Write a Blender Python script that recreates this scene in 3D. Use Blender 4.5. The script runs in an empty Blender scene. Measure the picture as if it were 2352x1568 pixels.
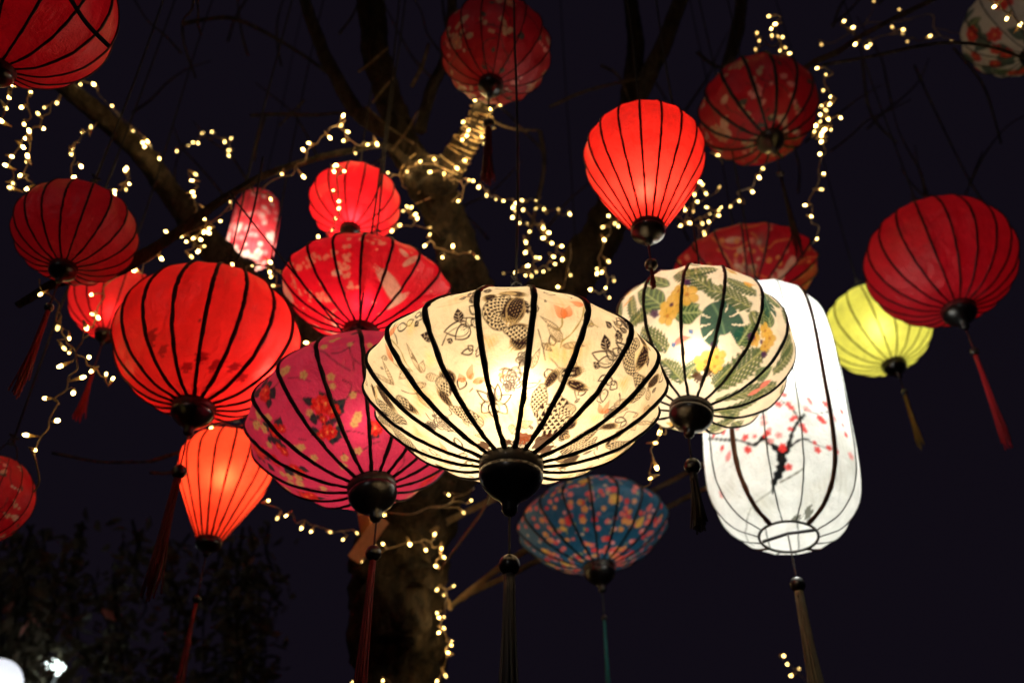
import bpy, math, random
import numpy as np
from mathutils import Vector, Matrix, Euler

# ------------------------------------------------------------------ camera, world, fill light, exposure
scene = bpy.context.scene
PITCH = math.radians(34.5)
FPX = 1985.0                      # focal length in 2352-pixel-wide units
EYE = np.array([0.0, 0.0, 1.6])
cam = bpy.data.cameras.new('camera')
cam.sensor_width = 36.0
cam.lens = FPX / 2352 * 36.0
cam.clip_start = 0.02
cam.clip_end = 500
cam.dof.use_dof = True
cam.dof.focus_distance = 1.40
cam.dof.aperture_fstop = 3.0
camo = bpy.data.objects.new('camera', cam)
scene.collection.objects.link(camo)
camo.location = EYE
camo.rotation_euler = (math.pi / 2 + PITCH, 0, 0)
scene.camera = camo

world = bpy.data.worlds.new('World')
scene.world = world
world.use_nodes = True
wn = world.node_tree
bg = wn.nodes['Background']
sky = wn.nodes.new('ShaderNodeTexSky')
sky.sky_type = 'NISHITA'
sky.sun_disc = False
sky.sun_elevation = math.radians(-7)
sky.sun_rotation = math.radians(200)
mixn = wn.nodes.new('ShaderNodeMix')
mixn.data_type = 'RGBA'
mixn.blend_type = 'ADD'
mixn.inputs['Factor'].default_value = 1.0
mixn.inputs['A'].default_value = (0.050, 0.036, 0.070, 1)     # city night glow, deep navy
wn.links.new(sky.outputs['Color'], mixn.inputs['B'])
wn.links.new(mixn.outputs['Result'], bg.inputs['Color'])
bg.inputs['Strength'].default_value = 0.1
fill_light = bpy.data.lights.new('fill_light', 'SUN')  # sun lamp added as general fill on twigs and leaves, for street glow
fill_light.energy = 0.085
fill_light.angle = math.radians(0.5)
fill_light.color = (1.0, 0.92, 0.86)
fill_lighto = bpy.data.objects.new('fill_light', fill_light)
scene.collection.objects.link(fill_lighto)
fill_lighto.rotation_euler = (math.radians(72), 0, math.radians(-20))
scene.view_settings.view_transform = 'Standard'
scene.view_settings.look = 'None'
scene.view_settings.exposure = 0
scene.view_settings.gamma = 1
scene.view_settings.use_curve_mapping = False
scene.cycles.use_denoising = True
scene.cycles.max_bounces = 8
scene.cycles.sample_clamp_indirect = 6
scene.cycles.use_light_tree = True
scene.cycles.blur_glossy = 0.5
scene.cycles.caustics_reflective = False
scene.cycles.caustics_refractive = False

random.seed(7)
RNG = np.random.RandomState(11)
COL = scene.collection
FW = np.array([0, math.cos(PITCH), math.sin(PITCH)])
UP = np.array([0, -math.sin(PITCH), math.cos(PITCH)])
RT = np.array([1.0, 0, 0])


def at(px, py, d):
    return EYE + d * (FW + RT * (px - 1176.0) / FPX + UP * (784.0 - py) / FPX)


def z_on_vertical(y, py):
    k = (784.0 - py) / FPX
    return 1.6 + y * (k * math.cos(PITCH) + math.sin(PITCH)) / (math.cos(PITCH) - k * math.sin(PITCH))


# ------------------------------------------------------------------ object helpers
def tag(o, label=None, cat=None, group=None, kind=None):
    if label: o['label'] = label
    if cat: o['category'] = cat
    if group: o['group'] = group
    if kind: o['kind'] = kind
    return o


def empty(name, loc, rot=(0, 0, 0)):
    o = bpy.data.objects.new(name, None)
    o.empty_display_size = 0.05
    COL.objects.link(o)
    o.location = loc
    o.rotation_euler = rot
    return o


def mesh_data(name, V, F, smooth=True):
    me = bpy.data.meshes.new(name)
    me.from_pydata([tuple(map(float, v)) for v in V], [], F)
    if smooth:
        me.polygons.foreach_set('use_smooth', [True] * len(me.polygons))
    me.update()
    return me


def link(name, me, mat=None, parent=None, loc=None, rot=None):
    o = bpy.data.objects.new(name, me)
    COL.objects.link(o)
    if mat is not None and not me.materials:
        me.materials.append(mat)
    if parent is not None: o.parent = parent
    if loc is not None: o.location = loc
    if rot is not None: o.rotation_euler = rot
    return o


class MB:
    def __init__(self): self.v, self.f = [], []

    def add(self, V, F):
        b = len(self.v)
        self.v += [tuple(v) for v in V]
        self.f += [tuple(i + b for i in f) for f in F]
        return self

    def tube(self, P, R, n=6, caps=True, rough=0.0, rng=None):
        P = [np.array(p, float) for p in P]
        if not hasattr(R, '__len__'): R = [R] * len(P)
        V, F = [], []
        t0 = P[1] - P[0]
        u = np.cross(t0, [0.31, 0.87, 0.4]); u /= np.linalg.norm(u) + 1e-12
        m = len(P)
        for i in range(m):
            t = P[min(i + 1, m - 1)] - P[max(i - 1, 0)]
            t = t / (np.linalg.norm(t) + 1e-12)
            u = u - t * (u @ t); u /= np.linalg.norm(u) + 1e-12
            w = np.cross(t, u)
            for k in range(n):
                a = 2 * math.pi * k / n
                r = R[i] * (1 + (rng.randn() * rough if rough else 0))
                V.append(P[i] + r * (u * math.cos(a) + w * math.sin(a)))
        for i in range(m - 1):
            for k in range(n):
                F.append((i * n + k, i * n + (k + 1) % n, (i + 1) * n + (k + 1) % n, (i + 1) * n + k))
        if caps:
            F.append(tuple(range(n))[::-1]); F.append(tuple((m - 1) * n + k for k in range(n)))
        return self.add(V, F)

    def lathe(self, prof, n=24, close=True):
        V, F = [], []
        for r, z in prof:
            for k in range(n):
                a = 2 * math.pi * k / n
                V.append((r * math.cos(a), r * math.sin(a), z))
        m = len(prof)
        for i in range(m - 1):
            for k in range(n):
                F.append((i * n + k, i * n + (k + 1) % n, (i + 1) * n + (k + 1) % n, (i + 1) * n + k))
        if close:
            F.append(tuple(range(n))[::-1]); F.append(tuple((m - 1) * n + k for k in range(n)))
        return self.add(V, F)

    def box(self, c, ax, ay, az):
        c, ax, ay, az = map(np.array, (c, ax, ay, az))
        V = [c + sx * ax + sy * ay + sz * az for sx in (-1, 1) for sy in (-1, 1) for sz in (-1, 1)]
        return self.add(V, [(0, 1, 3, 2), (4, 6, 7, 5), (0, 4, 5, 1), (2, 3, 7, 6), (0, 2, 6, 4), (1, 5, 7, 3)])

    def xf(self, M):
        M = np.array(M)
        self.v = [tuple(M[:3, :3] @ np.array(v) + M[:3, 3]) for v in self.v]
        return self

    def data(self, name, smooth=True): return mesh_data(name, self.v, self.f, smooth)

    def build(self, name, mat, parent=None, smooth=True): return link(name, self.data(name, smooth), mat, parent)


def catmull(P, k=6):
    P = np.array(P, float)
    if len(P) < 3: return [P[0] + (P[-1] - P[0]) * t for t in np.linspace(0, 1, k + 1)]
    Q = np.vstack([2 * P[0] - P[1], P, 2 * P[-1] - P[-2]])
    out = []
    for i in range(1, len(Q) - 2):
        for j in range(k):
            t = j / k
            out.append(0.5 * (2 * Q[i] + (Q[i + 1] - Q[i - 1]) * t + (2 * Q[i - 1] - 5 * Q[i] + 4 * Q[i + 1] - Q[i + 2]) * t * t
                              + (-Q[i - 1] + 3 * Q[i] - 3 * Q[i + 1] + Q[i + 2]) * t ** 3))
    out.append(P[-1])
    return out


# ------------------------------------------------------------------ materials
def new_mat(name):
    m = bpy.data.materials.new(name)
    m.use_nodes = True
    return m, m.node_tree.nodes, m.node_tree.links


def pbr(name, col, rough=0.6, spec=0.4, noise=0.0, scale=30, bump=0.0, bscale=60, coat=0.0, stretch=None, trans=0.0):
    m, n, l = new_mat(name)
    b = n['Principled BSDF']
    b.inputs['Base Color'].default_value = (*col, 1)
    b.inputs['Roughness'].default_value = rough
    b.inputs['Specular IOR Level'].default_value = spec
    b.inputs['Coat Weight'].default_value = coat
    b.inputs['Coat Roughness'].default_value = 0.08
    tc = n.new('ShaderNodeTexCoord')
    mp = n.new('ShaderNodeMapping')
    if stretch: mp.inputs['Scale'].default_value = stretch
    l.new(tc.outputs['Object'], mp.inputs['Vector'])
    if noise:
        t = n.new('ShaderNodeTexNoise'); t.inputs['Scale'].default_value = scale; t.inputs['Detail'].default_value = 5
        l.new(mp.outputs['Vector'], t.inputs['Vector'])
        mx = n.new('ShaderNodeMix'); mx.data_type = 'RGBA'
        mx.inputs['A'].default_value = (*[c * (1 - noise) for c in col], 1)
        mx.inputs['B'].default_value = (*[min(1, c * (1 + noise)) for c in col], 1)
        l.new(t.outputs['Fac'], mx.inputs['Factor']); l.new(mx.outputs['Result'], b.inputs['Base Color'])
    if bump:
        t = n.new('ShaderNodeTexNoise'); t.inputs['Scale'].default_value = bscale; t.inputs['Detail'].default_value = 6
        l.new(mp.outputs['Vector'], t.inputs['Vector'])
        bp = n.new('ShaderNodeBump'); bp.inputs['Strength'].default_value = bump; bp.inputs['Distance'].default_value = 0.01
        l.new(t.outputs['Fac'], bp.inputs['Height']); l.new(bp.outputs['Normal'], b.inputs['Normal'])
    if trans:
        tr = n.new('ShaderNodeBsdfTranslucent'); tr.inputs['Color'].default_value = (*col, 1)
        ms = n.new('ShaderNodeMixShader'); ms.inputs[0].default_value = trans
        l.new(b.outputs[0], ms.inputs[1]); l.new(tr.outputs[0], ms.inputs[2]); l.new(ms.outputs[0], n['Material Output'].inputs['Surface'])
    return m


def emit(name, col, strength, vary=0.0):
    m, n, l = new_mat(name)
    n.remove(n['Principled BSDF'])
    e = n.new('ShaderNodeEmission')
    e.inputs['Color'].default_value = (*col, 1); e.inputs['Strength'].default_value = strength
    if vary:
        oi = n.new('ShaderNodeObjectInfo'); mr = n.new('ShaderNodeMapRange')
        mr.inputs['To Min'].default_value = strength * (1 - vary); mr.inputs['To Max'].default_value = strength * (1 + vary)
        l.new(oi.outputs['Random'], mr.inputs['Value']); l.new(mr.outputs[0], e.inputs['Strength'])
    l.new(e.outputs[0], n['Material Output'].inputs['Surface'])
    return m


def fabric_mat(name, trans=0.55, gloss=0.05, grough=0.4, weave=900.0, fwd=0.3):
    """printed silk: colour attribute 'print' (the dye), diffuse front + translucent cloth + a satin sheen"""
    m, n, l = new_mat(name)
    n.remove(n['Principled BSDF'])
    at_ = n.new('ShaderNodeAttribute'); at_.attribute_name = 'print'
    tc = n.new('ShaderNodeTexCoord')
    t = n.new('ShaderNodeTexNoise'); t.inputs['Scale'].default_value = 26; t.inputs['Detail'].default_value = 6
    t.inputs['Roughness'].default_value = 0.6
    l.new(tc.outputs['Object'], t.inputs['Vector'])
    # uneven cloth: slight thick and thin places
    mr = n.new('ShaderNodeMapRange'); mr.inputs['To Min'].default_value = 0.72; mr.inputs['To Max'].default_value = 1.2
    l.new(t.outputs['Fac'], mr.inputs['Value'])
    w = n.new('ShaderNodeTexNoise'); w.inputs['Scale'].default_value = weave; w.inputs['Detail'].default_value = 2
    l.new(tc.outputs['Object'], w.inputs['Vector'])
    mr2 = n.new('ShaderNodeMapRange'); mr2.inputs['To Min'].default_value = 0.9; mr2.inputs['To Max'].default_value = 1.1
    l.new(w.outputs['Fac'], mr2.inputs['Value'])
    mu = n.new('ShaderNodeMath'); mu.operation = 'MULTIPLY'
    l.new(mr.outputs[0], mu.inputs[0]); l.new(mr2.outputs[0], mu.inputs[1])
    vm = n.new('ShaderNodeVectorMath'); vm.operation = 'SCALE'
    l.new(at_.outputs['Color'], vm.inputs[0]); l.new(mu.outputs[0], vm.inputs['Scale'])
    bp = n.new('ShaderNodeBump'); bp.inputs['Strength'].default_value = 0.55; bp.inputs['Distance'].default_value = 0.016
    # drawn creases: noise stretched down the lantern, plus the broad unevenness
    cmap = n.new('ShaderNodeMapping'); cmap.inputs['Scale'].default_value = (1, 1, .22); cmap.inputs['Rotation'].default_value = (.35, .2, .4)
    cz = n.new('ShaderNodeTexNoise'); cz.inputs['Scale'].default_value = 34; cz.inputs['Detail'].default_value = 4; cz.inputs['Distortion'].default_value = .6
    l.new(tc.outputs['Object'], cmap.inputs['Vector']); l.new(cmap.outputs[0], cz.inputs['Vector'])
    ca_ = n.new('ShaderNodeMath'); ca_.operation = 'ADD'; l.new(t.outputs['Fac'], ca_.inputs[0]); l.new(cz.outputs['Fac'], ca_.inputs[1])
    l.new(ca_.outputs[0], bp.inputs['Height'])
    d = n.new('ShaderNodeBsdfDiffuse'); tr = n.new('ShaderNodeBsdfTranslucent'); g = n.new('ShaderNodeBsdfGlossy')
    for s in (d, tr): l.new(vm.outputs[0], s.inputs['Color'])
    for s in (d, g, tr): l.new(bp.outputs[0], s.inputs['Normal'])
    g.inputs['Roughness'].default_value = grough
    g.inputs['Color'].default_value = (1, 1, 1, 1)
    m1 = n.new('ShaderNodeMixShader'); m1.inputs[0].default_value = trans
    # thin silk also scatters forward, so the lamp glows through as a soft hot patch
    rf = n.new('ShaderNodeBsdfRefraction'); rf.inputs['IOR'].default_value = 1.3; rf.inputs['Roughness'].default_value = 1.0
    l.new(vm.outputs[0], rf.inputs['Color'])
    m0 = n.new('ShaderNodeMixShader'); m0.inputs[0].default_value = fwd
    l.new(tr.outputs[0], m0.inputs[1]); l.new(rf.outputs[0], m0.inputs[2])
    l.new(d.outputs[0], m1.inputs[1]); l.new(m0.outputs[0], m1.inputs[2])
    m2 = n.new('ShaderNodeMixShader')
    lw = n.new('ShaderNodeLayerWeight'); lw.inputs['Blend'].default_value = 0.28
    gm_ = n.new('ShaderNodeMath'); gm_.operation = 'MULTIPLY_ADD'; gm_.inputs[1].default_value = gloss * 2.2; gm_.inputs[2].default_value = gloss * .7
    l.new(lw.outputs['Facing'], gm_.inputs[0]); l.new(gm_.outputs[0], m2.inputs[0])
    l.new(m1.outputs[0], m2.inputs[1]); l.new(g.outputs[0], m2.inputs[2])
    l.new(m2.outputs[0], n['Material Output'].inputs['Surface'])
    return m


def bark_mat(name, c0, c1, scale=9):
    m, n, l = new_mat(name)
    b = n['Principled BSDF']; b.inputs['Roughness'].default_value = 0.85; b.inputs['Specular IOR Level'].default_value = 0.2
    tc = n.new('ShaderNodeTexCoord')
    mp = n.new('ShaderNodeMapping'); mp.inputs['Scale'].default_value = (1, 1, 0.35)
    l.new(tc.outputs['Object'], mp.inputs['Vector'])
    t = n.new('ShaderNodeTexNoise'); t.inputs['Scale'].default_value = scale * 3; t.inputs['Detail'].default_value = 8; t.inputs['Roughness'].default_value = 0.65
    v = n.new('ShaderNodeTexVoronoi'); v.feature = 'DISTANCE_TO_EDGE'; v.inputs['Scale'].default_value = scale * 4
    l.new(mp.outputs[0], t.inputs['Vector'])
    mxv = n.new('ShaderNodeMix'); mxv.data_type = 'VECTOR'; mxv.inputs['Factor'].default_value = 0.12
    l.new(mp.outputs[0], mxv.inputs['A']); l.new(t.outputs['Color'], mxv.inputs['B']); l.new(mxv.outputs['Result'], v.inputs['Vector'])
    cr = n.new('ShaderNodeMix'); cr.data_type = 'RGBA'
    cr.inputs['A'].default_value = (*c0, 1); cr.inputs['B'].default_value = (*c1, 1)
    ct = n.new('ShaderNodeMapRange'); ct.inputs['From Min'].default_value = .38; ct.inputs['From Max'].default_value = .66
    l.new(t.outputs['Fac'], ct.inputs['Value'])
    ck = n.new('ShaderNodeMapRange'); ck.inputs['From Max'].default_value = .12; ck.inputs['To Min'].default_value = .25
    l.new(v.outputs['Distance'], ck.inputs['Value'])
    cm = n.new('ShaderNodeMath'); cm.operation = 'MULTIPLY'; l.new(ct.outputs[0], cm.inputs[0]); l.new(ck.outputs[0], cm.inputs[1])
    l.new(cm.outputs[0], cr.inputs['Factor']); l.new(cr.outputs['Result'], b.inputs['Base Color'])
    ad = n.new('ShaderNodeMath'); ad.operation = 'MULTIPLY_ADD'; ad.inputs[1].default_value = 2.2
    l.new(v.outputs['Distance'], ad.inputs[0]); l.new(t.outputs['Fac'], ad.inputs[2])
    bp = n.new('ShaderNodeBump'); bp.inputs['Strength'].default_value = 1.0; bp.inputs['Distance'].default_value = 0.05
    l.new(ad.outputs[0], bp.inputs['Height']); l.new(bp.outputs[0], b.inputs['Normal'])
    return m


M_BARK = bark_mat('bark', (0.006, 0.004, 0.0025), (0.085, 0.055, 0.028))
M_LIMB = bark_mat('lightened_bark', (0.05, 0.036, 0.024), (0.26, 0.19, 0.12), 12)  # bark with lightened colour, standing in for light on the dim upper limbs
M_TWIG = bark_mat('twig_bark', (0.09, 0.06, 0.03), (0.30, 0.21, 0.11), 20)
M_POLE = bark_mat('bare_branch_wood', (0.26, 0.17, 0.08), (0.48, 0.34, 0.18), 14)
M_LACQ = pbr('black_lacquer', (0.008, 0.007, 0.008), 0.3, 0.5, coat=0.35, bump=0.2, bscale=25)
M_BANDR = pbr('red_silk_band', (0.09, 0.005, 0.007), 0.55, 0.3, noise=0.5, scale=40)
M_BAND = pbr('dark_lacquer_band', (0.026, 0.019, 0.014), 0.5, 0.4, noise=0.6, scale=40, coat=0.2)
M_RIBK = pbr('black_rib_tape', (0.012, 0.011, 0.012), 0.5, 0.35, noise=0.5, scale=80)
M_RIBR = pbr('dark_red_rib', (0.030, 0.003, 0.005), 0.6, 0.3, noise=0.4, scale=60, trans=0.08)
M_RIBB = pbr('bamboo_rib', (0.13, 0.055, 0.025), 0.5, 0.4, noise=0.5, scale=30)
M_RIBG = pbr('grey_wire_rib', (0.07, 0.075, 0.06), 0.5, 0.4)
M_RIBP = pbr('plum_rib', (0.022, 0.008, 0.012), 0.55, 0.35, noise=0.5, scale=70)
M_RIBY = pbr('olive_rib', (0.12, 0.10, 0.01), 0.6, 0.3, trans=0.2)
M_CORD = pbr('black_cord', (0.02, 0.018, 0.017), 0.7, 0.3)
M_WIRE = pbr('light_cable', (0.27, 0.185, 0.095), 0.45, 0.5, trans=0.2)
M_HOLD = pbr('bulb_socket_plastic', (0.42, 0.30, 0.15), 0.4, 0.5, trans=0.3)
M_BULB = emit('fairy_bulb', (1.0, 0.66, 0.20), 14.0, 0.75)
M_BULB2 = emit('fairy_bulb_dim', (1.0, 0.60, 0.17), 2.5, 0.5)
M_PLANK = pbr('pine_plank', (0.42, 0.26, 0.11), 0.6, 0.3, noise=0.35, scale=18, stretch=(8, 8, 0.6), bump=0.2)
M_LEAF = pbr('vine_leaf', (0.12, 0.10, 0.06), 0.6, 0.3, noise=0.5, scale=8, trans=0.3)
M_FLOWER = pbr('vine_blossom', (0.55, 0.22, 0.16), 0.7, 0.2, trans=0.3)
M_METAL = pbr('dark_lamp_post', (0.03, 0.03, 0.035), 0.4, 0.5)
M_GROUND = pbr('paving', (0.07, 0.065, 0.06), 0.85, 0.2, noise=0.4, scale=2.5, bump=0.3, bscale=20)
FAB = fabric_mat('printed_silk', fwd=0.11)
FAB_RED = fabric_mat('plain_silk', fwd=0.15)
FAB_SATIN = fabric_mat('satin_silk', trans=0.45, gloss=0.07, grough=0.36, fwd=0.08)
FAB_DARK = fabric_mat('thick_silk', trans=0.38, gloss=0.045, grough=0.45, fwd=0.0)
FAB_PAPER = fabric_mat('white_paper_silk', trans=0.5, gloss=0.02, grough=0.5, fwd=0.1)
TASSEL = {}


def tassel_mat(c):
    k = tuple(c)
    if k not in TASSEL:
        TASSEL[k] = pbr('tassel_thread', c, 0.5, 0.4, noise=0.75, scale=260, stretch=(1, 1, .03), trans=0.25)
    return TASSEL[k]


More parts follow.
